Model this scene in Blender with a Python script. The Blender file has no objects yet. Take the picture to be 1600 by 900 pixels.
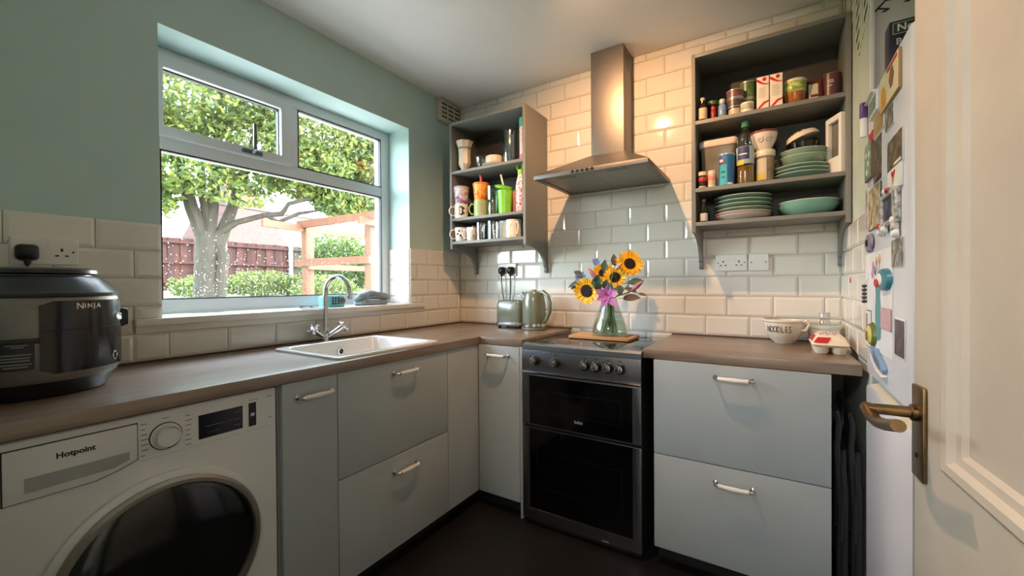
import bpy, bmesh, math, random
from mathutils import Vector, Matrix
import numpy as np
PI = math.pi
rnd = random.Random(7)
S = bpy.context.scene
COL = S.collection

# ------------------------------------------------------------------ camera
cam_d = bpy.data.cameras.new('camera'); cam = bpy.data.objects.new('camera', cam_d); COL.objects.link(cam)
cam_d.sensor_width = 36; cam_d.lens = 649.6 / 1600 * 36; cam_d.clip_start = .01; cam_d.clip_end = 300
YAW, PITCH, ROLL = .5611, -.0086, -.0072
fw = Vector((-math.sin(YAW) * math.cos(PITCH), math.cos(YAW) * math.cos(PITCH), math.sin(PITCH)))
rt = Vector((math.cos(YAW), math.sin(YAW), 0)); up = rt.cross(fw)
rt, up = rt * math.cos(ROLL) + up * math.sin(ROLL), -rt * math.sin(ROLL) + up * math.cos(ROLL)
cam.matrix_world = Matrix(((rt.x, up.x, -fw.x, 1.9937), (rt.y, up.y, -fw.y, -2.441), (rt.z, up.z, -fw.z, 1.2014), (0, 0, 0, 1)))
S.camera = cam

# ------------------------------------------------------------------ world, sun, exposure
W = bpy.data.worlds.new('sky'); S.world = W; W.use_nodes = True
wn = W.node_tree.nodes; wn.clear()
sky = wn.new('ShaderNodeTexSky'); sky.sky_type = 'NISHITA'; sky.sun_disc = False
sky.sun_elevation = math.radians(42); sky.sun_rotation = math.radians(10); sky.dust_density = 2.0; sky.ozone_density = 1.0
hs = wn.new('ShaderNodeHueSaturation'); hs.inputs['Saturation'].default_value = .55
bg = wn.new('ShaderNodeBackground'); bg.inputs[1].default_value = 4.8
wo = wn.new('ShaderNodeOutputWorld')
wl = W.node_tree.links
wl.new(sky.outputs[0], hs.inputs['Color']); wl.new(hs.outputs[0], bg.inputs[0]); wl.new(bg.outputs[0], wo.inputs[0])
sd = bpy.data.lights.new('sun', 'SUN'); sd.energy = 2.6; sd.angle = .01; sd.color = (1, .92, .8)
so = bpy.data.objects.new('sun', sd); COL.objects.link(so)
so.rotation_euler = Vector((-.14, -.62, -.75)).to_track_quat('-Z', 'Y').to_euler(); so.location = (-3, 9, 11)
pd = bpy.data.lights.new('window_portal', 'AREA'); pd.shape = 'RECTANGLE'; pd.size = 1.2; pd.size_y = 1.34; pd.cycles.is_portal = True
po = bpy.data.objects.new('window_portal', pd); COL.objects.link(po)
po.matrix_world = Matrix(((0, 0, -1, -.33), (0, 1, 0, -1.158), (1, 0, 0, 1.648), (0, 0, 0, 1)))   # local -Z looks into the room (+x)
S.view_settings.view_transform = 'Standard'; S.view_settings.look = 'None'; S.view_settings.gamma = 1
S.view_settings.use_curve_mapping = False
S.view_settings.exposure = 0.18
S.cycles.use_denoising = True
S.cycles.max_bounces = 10; S.cycles.diffuse_bounces = 5; S.cycles.glossy_bounces = 4; S.cycles.transmission_bounces = 8; S.cycles.transparent_max_bounces = 24
S.cycles.sample_clamp_indirect = 4.0
S.cycles.caustics_reflective = False; S.cycles.caustics_refractive = False

# ------------------------------------------------------------------ materials
def lin(h):
    h = h.lstrip('#'); o = []
    for i in (0, 2, 4):
        c = int(h[i:i + 2], 16) / 255
        o.append(c / 12.92 if c <= .04045 else ((c + .055) / 1.055) ** 2.4)
    return (*o, 1)

def mat(name, col, rough=.5, metal=0., noise=.05, scale=14, bump=0., stretch=None, coat=0., spec=.5, detail=4, emit=None, estr=0.):
    m = bpy.data.materials.new(name); m.use_nodes = True
    t = m.node_tree; n = t.nodes; L = t.links; p = n['Principled BSDF']
    c = lin(col) if isinstance(col, str) else (*col, 1)
    tc = n.new('ShaderNodeTexCoord'); mp = n.new('ShaderNodeMapping')
    if stretch: mp.inputs['Scale'].default_value = stretch
    L.new(tc.outputs['Object'], mp.inputs[0])
    nz = n.new('ShaderNodeTexNoise'); nz.inputs['Scale'].default_value = scale; nz.inputs['Detail'].default_value = detail
    L.new(mp.outputs[0], nz.inputs['Vector'])
    rp = n.new('ShaderNodeValToRGB')
    rp.color_ramp.elements[0].position = .3; rp.color_ramp.elements[1].position = .7
    rp.color_ramp.elements[0].color = tuple(max(0, x * (1 - noise)) for x in c[:3]) + (1,)
    rp.color_ramp.elements[1].color = tuple(min(1, x * (1 + noise)) for x in c[:3]) + (1,)
    L.new(nz.outputs['Fac'], rp.inputs[0]); L.new(rp.outputs[0], p.inputs['Base Color'])
    p.inputs['Roughness'].default_value = rough; p.inputs['Metallic'].default_value = metal
    p.inputs['Coat Weight'].default_value = coat; p.inputs['Specular IOR Level'].default_value = spec
    if bump:
        b = n.new('ShaderNodeBump'); b.inputs['Strength'].default_value = bump; b.inputs['Distance'].default_value = .004
        L.new(nz.outputs['Fac'], b.inputs['Height']); L.new(b.outputs[0], p.inputs['Normal'])
    if emit:
        p.inputs['Emission Color'].default_value = lin(emit); p.inputs['Emission Strength'].default_value = estr
    return m

def glass(name, tint='#ffffff', refl=1.0, rough=.02, ior=1.45):
    m = bpy.data.materials.new(name); m.use_nodes = True
    t = m.node_tree; n = t.nodes; L = t.links; n.clear()
    o = n.new('ShaderNodeOutputMaterial'); mx = n.new('ShaderNodeMixShader'); tr = n.new('ShaderNodeBsdfTransparent'); gl = n.new('ShaderNodeBsdfGlossy')
    tr.inputs[0].default_value = lin(tint); gl.inputs['Roughness'].default_value = rough
    lw = n.new('ShaderNodeLayerWeight'); pw = n.new('ShaderNodeMath'); pw.operation = 'POWER'; pw.inputs[1].default_value = 4.0
    ma = n.new('ShaderNodeMath'); ma.operation = 'MULTIPLY_ADD'; ma.inputs[1].default_value = .8; ma.inputs[2].default_value = .06
    L.new(lw.outputs['Facing'], pw.inputs[0]); L.new(pw.outputs[0], ma.inputs[0])
    mu = n.new('ShaderNodeMath'); mu.operation = 'MULTIPLY'; mu.inputs[1].default_value = refl; mu.use_clamp = True
    fr = ma
    L.new(fr.outputs[0], mu.inputs[0]); L.new(mu.outputs[0], mx.inputs[0]); L.new(tr.outputs[0], mx.inputs[1]); L.new(gl.outputs[0], mx.inputs[2]); L.new(mx.outputs[0], o.inputs[0])
    return m

def photo_mat(name, c1, c2, c3, scale=40, rough=.3):
    m = bpy.data.materials.new(name); m.use_nodes = True
    t = m.node_tree; n = t.nodes; L = t.links; p = n['Principled BSDF']
    tc = n.new('ShaderNodeTexCoord'); nz = n.new('ShaderNodeTexNoise'); nz.inputs['Scale'].default_value = scale; nz.inputs['Detail'].default_value = 3; nz.inputs['Distortion'].default_value = .6
    L.new(tc.outputs['Object'], nz.inputs['Vector'])
    rp = n.new('ShaderNodeValToRGB'); e = rp.color_ramp.elements
    e[0].position = .36; e[0].color = lin(c1); e[1].position = .64; e[1].color = lin(c3)
    k = e.new(.5); k.color = lin(c2)
    L.new(nz.outputs['Fac'], rp.inputs[0]); L.new(rp.outputs[0], p.inputs['Base Color']); p.inputs['Roughness'].default_value = rough
    return m

m_teal = mat('teal_wall_paint', '#b6cdc8', .75, noise=.03, scale=5, bump=.05)
m_ceil = mat('white_ceiling_paint', '#ebeae6', .8, noise=.02, scale=4)
m_tile = mat('white_glazed_tile', '#dfdcd3', .08, noise=.02, scale=3, coat=.2)
m_grout = mat('pale_grout', '#c3bfb4', .8, noise=.06, scale=60)
m_pale = mat('pale_green_plaster', '#bcc6ba', .8, noise=.05, scale=6)
m_alc = mat('grey_wallpaper', '#cdc7b8', .8, noise=.04, scale=8)
m_white = mat('white_gloss_paint', '#e6e2da', .35, noise=.02, scale=5)
m_door = mat('white_door_paint', '#ddd2c4', .42, noise=.04, scale=9, bump=.08)
m_upvc = mat('white_upvc', '#dfe3e6', .3, noise=.015, scale=5)
m_gasket = mat('black_rubber_gasket', '#141414', .5)
m_cab = mat('grey_matt_cabinet_front', '#a6afb0', .45, noise=.025, scale=6)
m_carc = mat('cabinet_carcass_grey', '#8d918e', .6)
m_black = mat('black_plastic', '#0d0d0e', .35, noise=.1)
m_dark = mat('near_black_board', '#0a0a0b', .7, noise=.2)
m_shelf = mat('grey_painted_wood', '#7b7c77', .5, noise=.04, scale=9, stretch=(1, 1, .3))
m_floor = mat('black_vinyl_floor', '#111112', .45, noise=.45, scale=5, bump=.15, detail=8)
m_steel = mat('brushed_stainless_steel', '#827d78', .46, 1., noise=.06, scale=30, stretch=(1, 1, 14))
m_steel2 = mat('dark_brushed_steel', '#77767a', .36, 1., noise=.06, scale=30, stretch=(14, 1, 1))
m_chrome = mat('chrome', '#d6d6d6', .09, 1., noise=.01)
m_oveng = mat('black_oven_glass', '#050506', .08, noise=.1, spec=.4)
m_cer = mat('white_ceramic', '#eeebe4', .14, noise=.015, scale=5, coat=.3)
m_cream = mat('cream_ceramic', '#e0d6c3', .32, noise=.02)
m_appl = mat('white_appliance_enamel', '#dfe0df', .28, noise=.01, scale=3)
m_fridge = mat('white_fridge_enamel', '#dde1ea', .26, noise=.01, scale=3)
m_sage = mat('sage_green_enamel', '#6b7360', .22, noise=.03, coat=.4)
m_brass = mat('aged_brass', '#8d7250', .32, 1., noise=.2, scale=40)
m_glass = glass('window_glass', '#fbfdfc', .9)
m_clear = glass('clear_glassware', '#f8faf9', 2.4, .05)
m_vase = glass('green_tinted_glass', '#f5f9f5', 1.3, .03)
m_water = glass('vase_water', '#f0f5ec', .5, .05, 1.33)
m_drop = bpy.data.materials.new('raindrop_water'); m_drop.use_nodes = True
_n = m_drop.node_tree.nodes; _n.clear(); _g = _n.new('ShaderNodeBsdfGlass'); _g.inputs['IOR'].default_value = 1.33; _g.inputs['Roughness'].default_value = .05; _o = _n.new('ShaderNodeOutputMaterial'); m_drop.node_tree.links.new(_g.outputs[0], _o.inputs[0])
m_plug = mat('black_plug_rubber', '#101012', .45)
m_sock = mat('white_socket_plastic', '#e4e1da', .3, noise=.01)
m_bark = mat('tree_bark', '#38322a', .9, noise=.3, scale=12, bump=.6, stretch=(1, 1, .4))
m_fence = mat('red_brown_fence', '#40211f', .85, noise=.22, scale=14, stretch=(1, 1, .15))
m_conc = mat('pale_concrete', '#9b9a94', .9, noise=.1)
m_pine = mat('orange_pine', '#5a331b', .7, noise=.14, scale=16, stretch=(1, 1, .2))
m_grass = mat('lawn', '#5b6f36', .95, noise=.3, scale=3)
m_print = mat('black_print', '#1b1b1d', .5)
m_silver = mat('silver_print', '#c9c9c9', .3, .6)
m_whitep = mat('white_print', '#e9e9e6', .4)
m_red = mat('red_print', '#c0202c', .4)

def worktop_mat(name, along):
    m = bpy.data.materials.new(name); m.use_nodes = True
    t = m.node_tree; n = t.nodes; L = t.links; p = n['Principled BSDF']
    tc = n.new('ShaderNodeTexCoord'); mp = n.new('ShaderNodeMapping'); mp.inputs['Scale'].default_value = (1.2, 16, 16) if along == 'x' else (16, 1.2, 16)
    L.new(tc.outputs['Object'], mp.inputs[0])
    nz = n.new('ShaderNodeTexNoise'); nz.inputs['Scale'].default_value = 1.6; nz.inputs['Detail'].default_value = 7; nz.inputs['Distortion'].default_value = .5
    L.new(mp.outputs[0], nz.inputs['Vector'])
    n2 = n.new('ShaderNodeTexNoise'); n2.inputs['Scale'].default_value = 7; n2.inputs['Detail'].default_value = 4; L.new(mp.outputs[0], n2.inputs['Vector'])
    rp = n.new('ShaderNodeValToRGB'); e = rp.color_ramp.elements
    e[0].position = .3; e[0].color = lin('#604a38'); e[1].position = .72; e[1].color = lin('#8f7357')
    mx = n.new('ShaderNodeMix'); mx.data_type = 'RGBA'; mx.blend_type = 'MULTIPLY'; mx.inputs[0].default_value = .35
    L.new(nz.outputs['Fac'], rp.inputs[0]); L.new(rp.outputs[0], mx.inputs[6])
    r2 = n.new('ShaderNodeValToRGB'); r2.color_ramp.elements[0].position = .35; r2.color_ramp.elements[0].color = (.45, .45, .45, 1); r2.color_ramp.elements[1].position = .6
    L.new(n2.outputs['Fac'], r2.inputs[0]); L.new(r2.outputs[0], mx.inputs[7]); L.new(mx.outputs[2], p.inputs['Base Color'])
    p.inputs['Roughness'].default_value = .58; p.inputs['Specular IOR Level'].default_value = .6; p.inputs['Coat Weight'].default_value = .9; p.inputs['Coat Roughness'].default_value = .32; p.inputs['Coat IOR'].default_value = 2.0
    b = n.new('ShaderNodeBump'); b.inputs['Strength'].default_value = .06; L.new(n2.outputs['Fac'], b.inputs['Height']); L.new(b.outputs[0], p.inputs['Normal'])
    return m
m_wtx = worktop_mat('walnut_laminate_x', 'x'); m_wty = worktop_mat('walnut_laminate_y', 'y')
m_board = mat('oak_chopping_board', '#bd9162', .5, noise=.2, scale=10, stretch=(.3, 8, 8))

# ------------------------------------------------------------------ mesh building
LOC = {}
class B:
    def __init__(s): s.v = []; s.f = []; s.m = []; s.k = 0
    def face(s, idx): s.f.append(idx); s.m.append(s.k)
    def add(s, vs, fs):
        o = len(s.v); s.v += [tuple(v) for v in vs]
        for f in fs: s.face([o + i for i in f])
        return s
    def box(s, x0, x1, y0, y1, z0, z1):
        return s.add([(x0, y0, z0), (x1, y0, z0), (x1, y1, z0), (x0, y1, z0), (x0, y0, z1), (x1, y0, z1), (x1, y1, z1), (x0, y1, z1)],
                     [(0, 3, 2, 1), (4, 5, 6, 7), (0, 1, 5, 4), (1, 2, 6, 5), (2, 3, 7, 6), (3, 0, 4, 7)])
    def rings(s, rings, cap0=True, cap1=True, closed=True):
        o = len(s.v); n = len(rings[0])
        for r in rings: s.v += [tuple(p) for p in r]
        for i in range(len(rings) - 1):
            a, b = o + i * n, o + (i + 1) * n
            for j in range(n if closed else n - 1): s.face([a + j, a + (j + 1) % n, b + (j + 1) % n, b + j])
        if cap0: s.face([o + j for j in reversed(range(n))])
        if cap1: s.face([o + (len(rings) - 1) * n + j for j in range(n)])
        return s
    def lathe(s, prof, c=(0, 0, 0), n=24, ax='z', cap0=True, cap1=True, a0=0, sx=1, sy=1):
        R = []
        for r, h in prof:
            ring = []
            for j in range(n):
                a = a0 + 2 * PI * j / n; p = r * math.cos(a) * sx; q = r * math.sin(a) * sy
                if ax == 'z': ring.append((c[0] + p, c[1] + q, c[2] + h))
                elif ax == 'x': ring.append((c[0] + h, c[1] + p, c[2] + q))
                elif ax == 'y': ring.append((c[0] + q, c[1] + h, c[2] + p))
                else:
                    U, V, N = ax; ring.append(tuple(Vector(c) + U * p + V * q + N * h))
            R.append(ring)
        return s.rings(R, cap0, cap1)
    def rloft(s, loops, n=4, cap0=True, cap1=True):
        """loops: (x0,x1,y0,y1,radius,z) rounded rectangles joined upward"""
        R = []
        for x0, x1, y0, y1, r, z in loops:
            r = min(r, (x1 - x0) / 2 - 1e-5, (y1 - y0) / 2 - 1e-5); ring = []
            for cx, cy, a in ((x1 - r, y0 + r, -PI / 2), (x1 - r, y1 - r, 0), (x0 + r, y1 - r, PI / 2), (x0 + r, y0 + r, PI)):
                for j in range(n + 1):
                    t = a + PI / 2 * j / n; ring.append((cx + r * math.cos(t), cy + r * math.sin(t), z))
            R.append(ring)
        return s.rings(R, cap0, cap1)
    def tube(s, pts, r, n=8, cap=True):
        pts = [Vector(p) for p in pts]; rs = r if isinstance(r, (list, tuple)) else [r] * len(pts); R = []
        t0 = (pts[1] - pts[0]).normalized(); u = t0.orthogonal().normalized()
        for i, p in enumerate(pts):
            t = (pts[min(i + 1, len(pts) - 1)] - pts[max(i - 1, 0)]).normalized()
            u = (u - t * u.dot(t)).normalized(); w = t.cross(u)
            R.append([p + (u * math.cos(2 * PI * j / n) + w * math.sin(2 * PI * j / n)) * rs[i] for j in range(n)])
        return s.rings(R, cap, cap)
    def prism(s, poly, ax, d0, d1):
        def P(a, b, d): return {'x': (d, a, b), 'y': (a, d, b), 'z': (a, b, d)}[ax]
        n = len(poly); o = len(s.v)
        s.v += [P(a, b, d0) for a, b in poly] + [P(a, b, d1) for a, b in poly]
        s.face([o + i for i in reversed(range(n))]); s.face([o + n + i for i in range(n)])
        for i in range(n): j = (i + 1) % n; s.face([o + i, o + j, o + n + j, o + n + i])
        return s
    def frame(s, a0, a1, b0, b1, A0, A1, B0, B1, ax, d0, d1):
        """slab a0..a1 x b0..b1 with the hole A0..A1 x B0..B1, thickness d0..d1 along ax"""
        def P(a, b, d): return {'x': (d, a, b), 'y': (a, d, b), 'z': (a, b, d)}[ax]
        o = len(s.v)
        out = [(a0, b0), (a1, b0), (a1, b1), (a0, b1)]; inn = [(A0, B0), (A1, B0), (A1, B1), (A0, B1)]
        for d in (d0, d1):
            s.v += [P(*p, d) for p in out] + [P(*p, d) for p in inn]
        for i in range(4):
            j = (i + 1) % 4
            s.face([o + i, o + 4 + i, o + 4 + j, o + j]); s.face([o + 8 + i, o + 8 + j, o + 12 + j, o + 12 + i])
            s.face([o + i, o + j, o + 8 + j, o + 8 + i]); s.face([o + 4 + i, o + 12 + i, o + 12 + j, o + 4 + j])
        return s
    def xf(s, M):
        s.v = [tuple(M @ Vector(v)) for v in s.v]; return s
    def build(s, name, mats, parent=None, org=None, bevel=0., angle=35, seg=2, local=False):
        me = bpy.data.meshes.new(name)
        off = Vector((0, 0, 0))
        if not local: off = LOC.get(parent.name, Vector((0, 0, 0))) if parent else Vector(org or (0, 0, 0))
        me.from_pydata([tuple(Vector(v) - off) for v in s.v], [], s.f)
        for m in (mats if isinstance(mats, (list, tuple)) else [mats]): me.materials.append(m)
        me.polygons.foreach_set('material_index', s.m)
        bm = bmesh.new(); bm.from_mesh(me)
        bmesh.ops.recalc_face_normals(bm, faces=bm.faces)
        if bevel:
            ed = [e for e in bm.edges if len(e.link_faces) == 2 and e.calc_face_angle(0) > .6]
            bmesh.ops.bevel(bm, geom=ed, offset=bevel, segments=seg, profile=.6, affect='EDGES', clamp_overlap=True)
        bm.to_mesh(me); bm.free()
        me.shade_smooth(); me.set_sharp_from_angle(angle=math.radians(angle))
        o = bpy.data.objects.new(name, me); COL.objects.link(o)
        if parent: o.parent = parent; LOC[o.name] = LOC.get(parent.name, Vector((0, 0, 0)))
        else: o.location = off; LOC[o.name] = off
        return o

def tag(o, label=None, cat=None, group=None, kind=None):
    if label: o['label'] = label
    if cat: o['category'] = cat
    if group: o['group'] = group
    if kind: o['kind'] = kind
    return o
def thing(name, label, cat, loc=(0, 0, 0), rz=0, group=None):
    o = bpy.data.objects.new(name, None); o.empty_display_size = .05; COL.objects.link(o); o.location = loc; o.rotation_euler = (0, 0, rz)
    LOC[o.name] = Vector(loc); return tag(o, label, cat, group)
def dup(root, loc, rz=0, label=None, group=None):
    r = root.copy(); COL.objects.link(r); r.location = loc; r.rotation_euler = (0, 0, rz)
    if label: r['label'] = label
    if group: r['group'] = group
    for ch in list(root.children):
        c = ch.copy(); COL.objects.link(c); c.parent = r
        for g in list(ch.children):
            d = g.copy(); COL.objects.link(d); d.parent = c
    return r
def text(parent, s, size, org, R, U, m, name='lettering', align='CENTER', depth=.0004, bold=0.):
    cu = bpy.data.curves.new('t', 'FONT'); cu.body = s; cu.size = size; cu.extrude = depth; cu.align_x = align; cu.align_y = 'CENTER'; cu.offset = bold; cu.resolution_u = 3
    ob = bpy.data.objects.new('t', cu); COL.objects.link(ob)
    dg = bpy.context.evaluated_depsgraph_get(); dg.update()
    me = bpy.data.meshes.new_from_object(ob.evaluated_get(dg))
    bpy.data.objects.remove(ob); bpy.data.curves.remove(cu)
    R = Vector(R).normalized(); U = Vector(U).normalized(); N = R.cross(U)
    off = LOC.get(parent.name, Vector((0, 0, 0)))
    M = Matrix((R, U, N)).transposed().to_4x4(); M.translation = Vector(org) - off
    me.transform(M); me.name = name; me.materials.clear(); me.materials.append(m)
    o = bpy.data.objects.new(name, me); COL.objects.link(o); o.parent = parent; LOC[o.name] = off
    return o
def curved_text(parent, s, size, c, r, a_mid, z, m, name='lettering', step=None, first=1.0, xs=1.0, bold=.025):
    """letters wrapped round a vertical cylinder, one mesh"""
    st = step or size * .72 / r; grp = []
    verts = []; faces = []
    for i, ch in enumerate(s):
        a = a_mid + (i - (len(s) - 1) / 2) * st
        cu = bpy.data.curves.new('t', 'FONT'); cu.body = ch; cu.size = size * (first if i == 0 else 1); cu.offset = size * bold; cu.extrude = .0004; cu.align_x = 'CENTER'; cu.align_y = 'CENTER'; cu.resolution_u = 2
        ob = bpy.data.objects.new('t', cu); COL.objects.link(ob)
        dg = bpy.context.evaluated_depsgraph_get(); dg.update()
        me = bpy.data.meshes.new_from_object(ob.evaluated_get(dg)); bpy.data.objects.remove(ob); bpy.data.curves.remove(cu)
        R = Vector((-math.sin(a), math.cos(a), 0)); U = Vector((0, 0, 1)); Nn = Vector((math.cos(a), math.sin(a), 0))
        O = Vector((c[0] + r * math.cos(a), c[1] + r * math.sin(a), z)); k = len(verts)
        verts += [O + R * v.co.x * xs + U * v.co.y + Nn * v.co.z for v in me.vertices]
        faces += [[k + q for q in p.vertices] for p in me.polygons]; bpy.data.meshes.remove(me)
    off = LOC.get(parent.name, Vector((0, 0, 0)))
    me = bpy.data.meshes.new(name); me.from_pydata([tuple(v - off) for v in verts], [], faces); me.materials.append(m)
    o = bpy.data.objects.new(name, me); COL.objects.link(o); o.parent = parent; LOC[o.name] = off
    return o
def struct(o): o['kind'] = 'structure'; return o
# ------------------------------------------------------------------ room shell
ZC = 2.516; ZT = .918; ZB = .88
floor = struct(B().box(-.28, 3.4, -4.6, .1, -.08, 0).build('floor', m_floor))
ceiling = struct(B().box(-.28, 3.4, -4.6, .1, ZC, ZC + .1).build('ceiling', m_ceil))
wall_left = struct(B().frame(-2.5, .0, 0, ZC, -1.8045, -.5113, 1.055, 2.2134, 'x', -.28, 0).build('wall_left', m_teal))
B().frame(-2.4, 0, .9, 1.4415, -1.8045, -.5113, 1.03, 1.44149, 'x', 0, .0015).build('grout', m_grout, wall_left) if 0 else None
wall_back = struct(B().box(-.28, 2.95, 0, .1, 0, ZC).build('wall_back', m_grout))
wall_right = struct(B().box(2.268, 2.95, -.66, 0, 0, ZC).build('wall_right', m_pale))
wall_alcove = struct(B().box(2.95, 3.05, -2.5, 0, 0, ZC).build('wall_alcove', m_alc))
# front wall with the doorway the camera stands in, and the hall behind it
bm_ = B()
bm_.prism([(-.28, 0), (1.40, 0), (1.40, 2.02), (2.30, 2.02), (2.30, 0), (3.05, 0), (3.05, ZC), (-.28, ZC)], 'y', -2.5, -2.4)
wall_front = struct(bm_.build('wall_front', m_pale))
wall_hall = struct(B().prism([(.5, -2.5), (.5, -4.5), (3.3, -4.5), (3.3, -2.5), (3.4, -2.5), (3.4, -4.6), (.4, -4.6), (.4, -2.5)], 'z', 0, ZC).build('wall_hall', m_white))

# grout behind the splashback on the window wall
g = B()
g.box(0, .0015, -2.4, -1.8045, .9, 1.4415).build('grout_bed', m_grout, wall_left)
B().box(0, .0015, -.5113, 0, .9, 1.4415).build('grout_bed', m_grout, wall_left)
B().box(0, .0015, -1.8045, -.5113, .9, 1.055).build('grout_bed', m_grout, wall_left)
B().box(-.19, 0, -.5128, -.5113, 1.083, 1.4415).build('grout_bed', m_grout, wall_left)

# bevelled glazed tiles, each one an object; alike pieces share a mesh
TILE = {}
PW, PH, J = .2047, .1035, .0025
def tile_mesh(w, h, b=.011):
    k = (round(w, 3), round(h, 3))
    if k not in TILE:
        b_ = min(b, w * .3, h * .3); q = B(); R = []
        for i, d in ((0, 0.), (0, .0045), (b_, .0085)):
            R.append([(-w / 2 + i, -h / 2 + i, d), (w / 2 - i, -h / 2 + i, d), (w / 2 - i, h / 2 - i, d), (-w / 2 + i, h / 2 - i, d)])
        q.rings(R, cap0=False)
        me = bpy.data.meshes.new('tile'); me.from_pydata(q.v, [], q.f); me.materials.append(m_tile)
        TILE[k] = me
    return TILE[k]
def lay_tiles(parent, plane, u0, u1, z0, z1, M, start_even, holes=(), name='tile', zbase=.924):
    """rows of half-bonded tiles over u0..u1 x z0..z1; M(u,z) gives the matrix of a tile centred there"""
    k = math.floor((z0 - zbase) / PH + 1e-6)
    while zbase + k * PH < z1 - .008:
        a, b = max(z0, zbase + k * PH + J / 2), min(z1, zbase + (k + 1) * PH - J / 2); k += 1
        if b - a < .008: continue
        st = start_even + (PW / 2 if (k - 1) % 2 else 0)
        n = math.floor((u0 - st) / PW)
        while st + n * PW < u1 - .008:
            l, r = max(u0, st + n * PW + J / 2), min(u1, st + (n + 1) * PW - J / 2); n += 1
            if r - l < .008: continue
            segs = [(l, r, a, b)]
            for (hu0, hu1, hz0, hz1) in holes:
                out = []
                for (l_, r_, a_, b_) in segs:
                    if r_ <= hu0 or l_ >= hu1 or b_ <= hz0 or a_ >= hz1: out.append((l_, r_, a_, b_)); continue
                    if l_ < hu0 - .006: out.append((l_, hu0, a_, b_))
                    if r_ > hu1 + .006: out.append((hu1, r_, a_, b_))
                    ll, rr = max(l_, hu0), min(r_, hu1)
                    if a_ < hz0 - .006: out.append((ll, rr, a_, hz0))
                    if b_ > hz1 + .006: out.append((ll, rr, hz1, b_))
                segs = out
            for (l_, r_, a_, b_) in segs:
                if r_ - l_ < .006 or b_ - a_ < .006: continue
                o = bpy.data.objects.new(name, tile_mesh(r_ - l_, b_ - a_)); COL.objects.link(o); o.parent = parent
                o.matrix_local = M((l_ + r_) / 2, (a_ + b_) / 2)
                o.rotation_euler.x += rnd.uniform(-.004, .004); o.rotation_euler.z += rnd.uniform(-.003, .003)
def M_back(u, z): return Matrix(((1, 0, 0, u), (0, 0, -1, 0), (0, 1, 0, z), (0, 0, 0, 1)))
def M_left(u, z): return Matrix(((0, 0, 1, .0015), (1, 0, 0, u), (0, 1, 0, z), (0, 0, 0, 1)))
def M_right(u, z): return Matrix(((0, 0, -1, 2.268), (-1, 0, 0, u), (0, 1, 0, z), (0, 0, 0, 1)))
def M_rev(u, z): return Matrix(((1, 0, 0, u), (0, 0, -1, -.5128), (0, 1, 0, z), (0, 0, 0, 1)))
lay_tiles(wall_back, 'y', 0.001, 2.262, .924, ZC - .002, M_back, .0487)
lay_tiles(wall_back, 'y', .912, 1.52, .83, .922, M_back, .0487)
lay_tiles(wall_left, 'x', -2.39, -.011, .926, 1.4415, M_left, -2.3975, holes=((-1.8045, -.5113, 1.055, 1.5), (-1.892, -.40, 1.026, 1.0845)))
lay_tiles(wall_left, 'y', -.188, -.001, 1.0845, 1.4415, M_rev, -.19)
lay_tiles(wall_right, 'x', -.655, -.011, .924, 1.4415, M_right, -.65)

# wallpaper above the fridge: printed dashes between rules on the right wall, a drawn branch on the alcove side
def stripe_paper():
    m = bpy.data.materials.new('dashed_wallpaper'); m.use_nodes = True
    t = m.node_tree; n = t.nodes; L = t.links; p = n['Principled BSDF']
    tc = n.new('ShaderNodeTexCoord'); sx = n.new('ShaderNodeSeparateXYZ'); L.new(tc.outputs['Object'], sx.inputs[0])
    def mth(op, a, b=None):
        q = n.new('ShaderNodeMath'); q.operation = op
        for i, x in enumerate((a, b)):
            if x is None: continue
            if isinstance(x, (int, float)): q.inputs[i].default_value = x
            else: L.new(x, q.inputs[i])
        return q.outputs[0]
    u = mth('FRACT', mth('DIVIDE', sx.outputs['Y'], .16)); z = sx.outputs['Z']
    v = mth('FRACT', mth('ADD', mth('DIVIDE', z, .05), mth('MULTIPLY', u, 1.1)))
    inb = mth('MULTIPLY', mth('GREATER_THAN', u, .3), mth('LESS_THAN', u, .74))
    dash = mth('MULTIPLY', inb, mth('LESS_THAN', v, .48))
    l1 = mth('LESS_THAN', mth('ABSOLUTE', mth('SUBTRACT', u, .12)), .022); l2 = mth('LESS_THAN', mth('ABSOLUTE', mth('SUBTRACT', u, .9)), .022)
    f = mth('MINIMUM', mth('ADD', dash, mth('MULTIPLY', mth('ADD', l1, l2), .75)), 1)
    mx = n.new('ShaderNodeMix'); mx.data_type = 'RGBA'; mx.inputs[6].default_value = lin('#cdd0b8'); mx.inputs[7].default_value = lin('#23251f')
    L.new(f, mx.inputs[0]); L.new(mx.outputs[2], p.inputs['Base Color']); p.inputs['Roughness'].default_value = .7
    return m
B().prism([(0, 2.31), (-.27, 2.25), (-.42, 2.05), (-.655, 2.13), (-.655, ZC - .001), (0, ZC - .001)], 'x', 2.2665, 2.268).build('wallpaper', stripe_paper(), wall_right)
B().box(2.268, 2.95, -.6615, -.66, 1.3, ZC - .001).build('wallpaper', m_alc, wall_right)
br = B()
for pts in ([(2.272, 2.075), (2.31, 2.115), (2.37, 2.145), (2.44, 2.19)], [(2.30, 2.105), (2.34, 2.10), (2.365, 2.085)], [(2.325, 2.12), (2.33, 2.16), (2.345, 2.2)], [(2.28, 2.085), (2.31, 2.075)], [(2.36, 2.14), (2.40, 2.13), (2.42, 2.10)]):
    for (a, b), (c, d) in zip(pts, pts[1:]):
        t = Vector((c - a, d - b)).normalized() * .0028
        br.add([(a + t.y, -.6619, b - t.x), (c + t.y, -.6619, d - t.x), (c - t.y, -.6619, d + t.x), (a - t.y, -.6619, b + t.x)], [(0, 1, 2, 3)])
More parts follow.
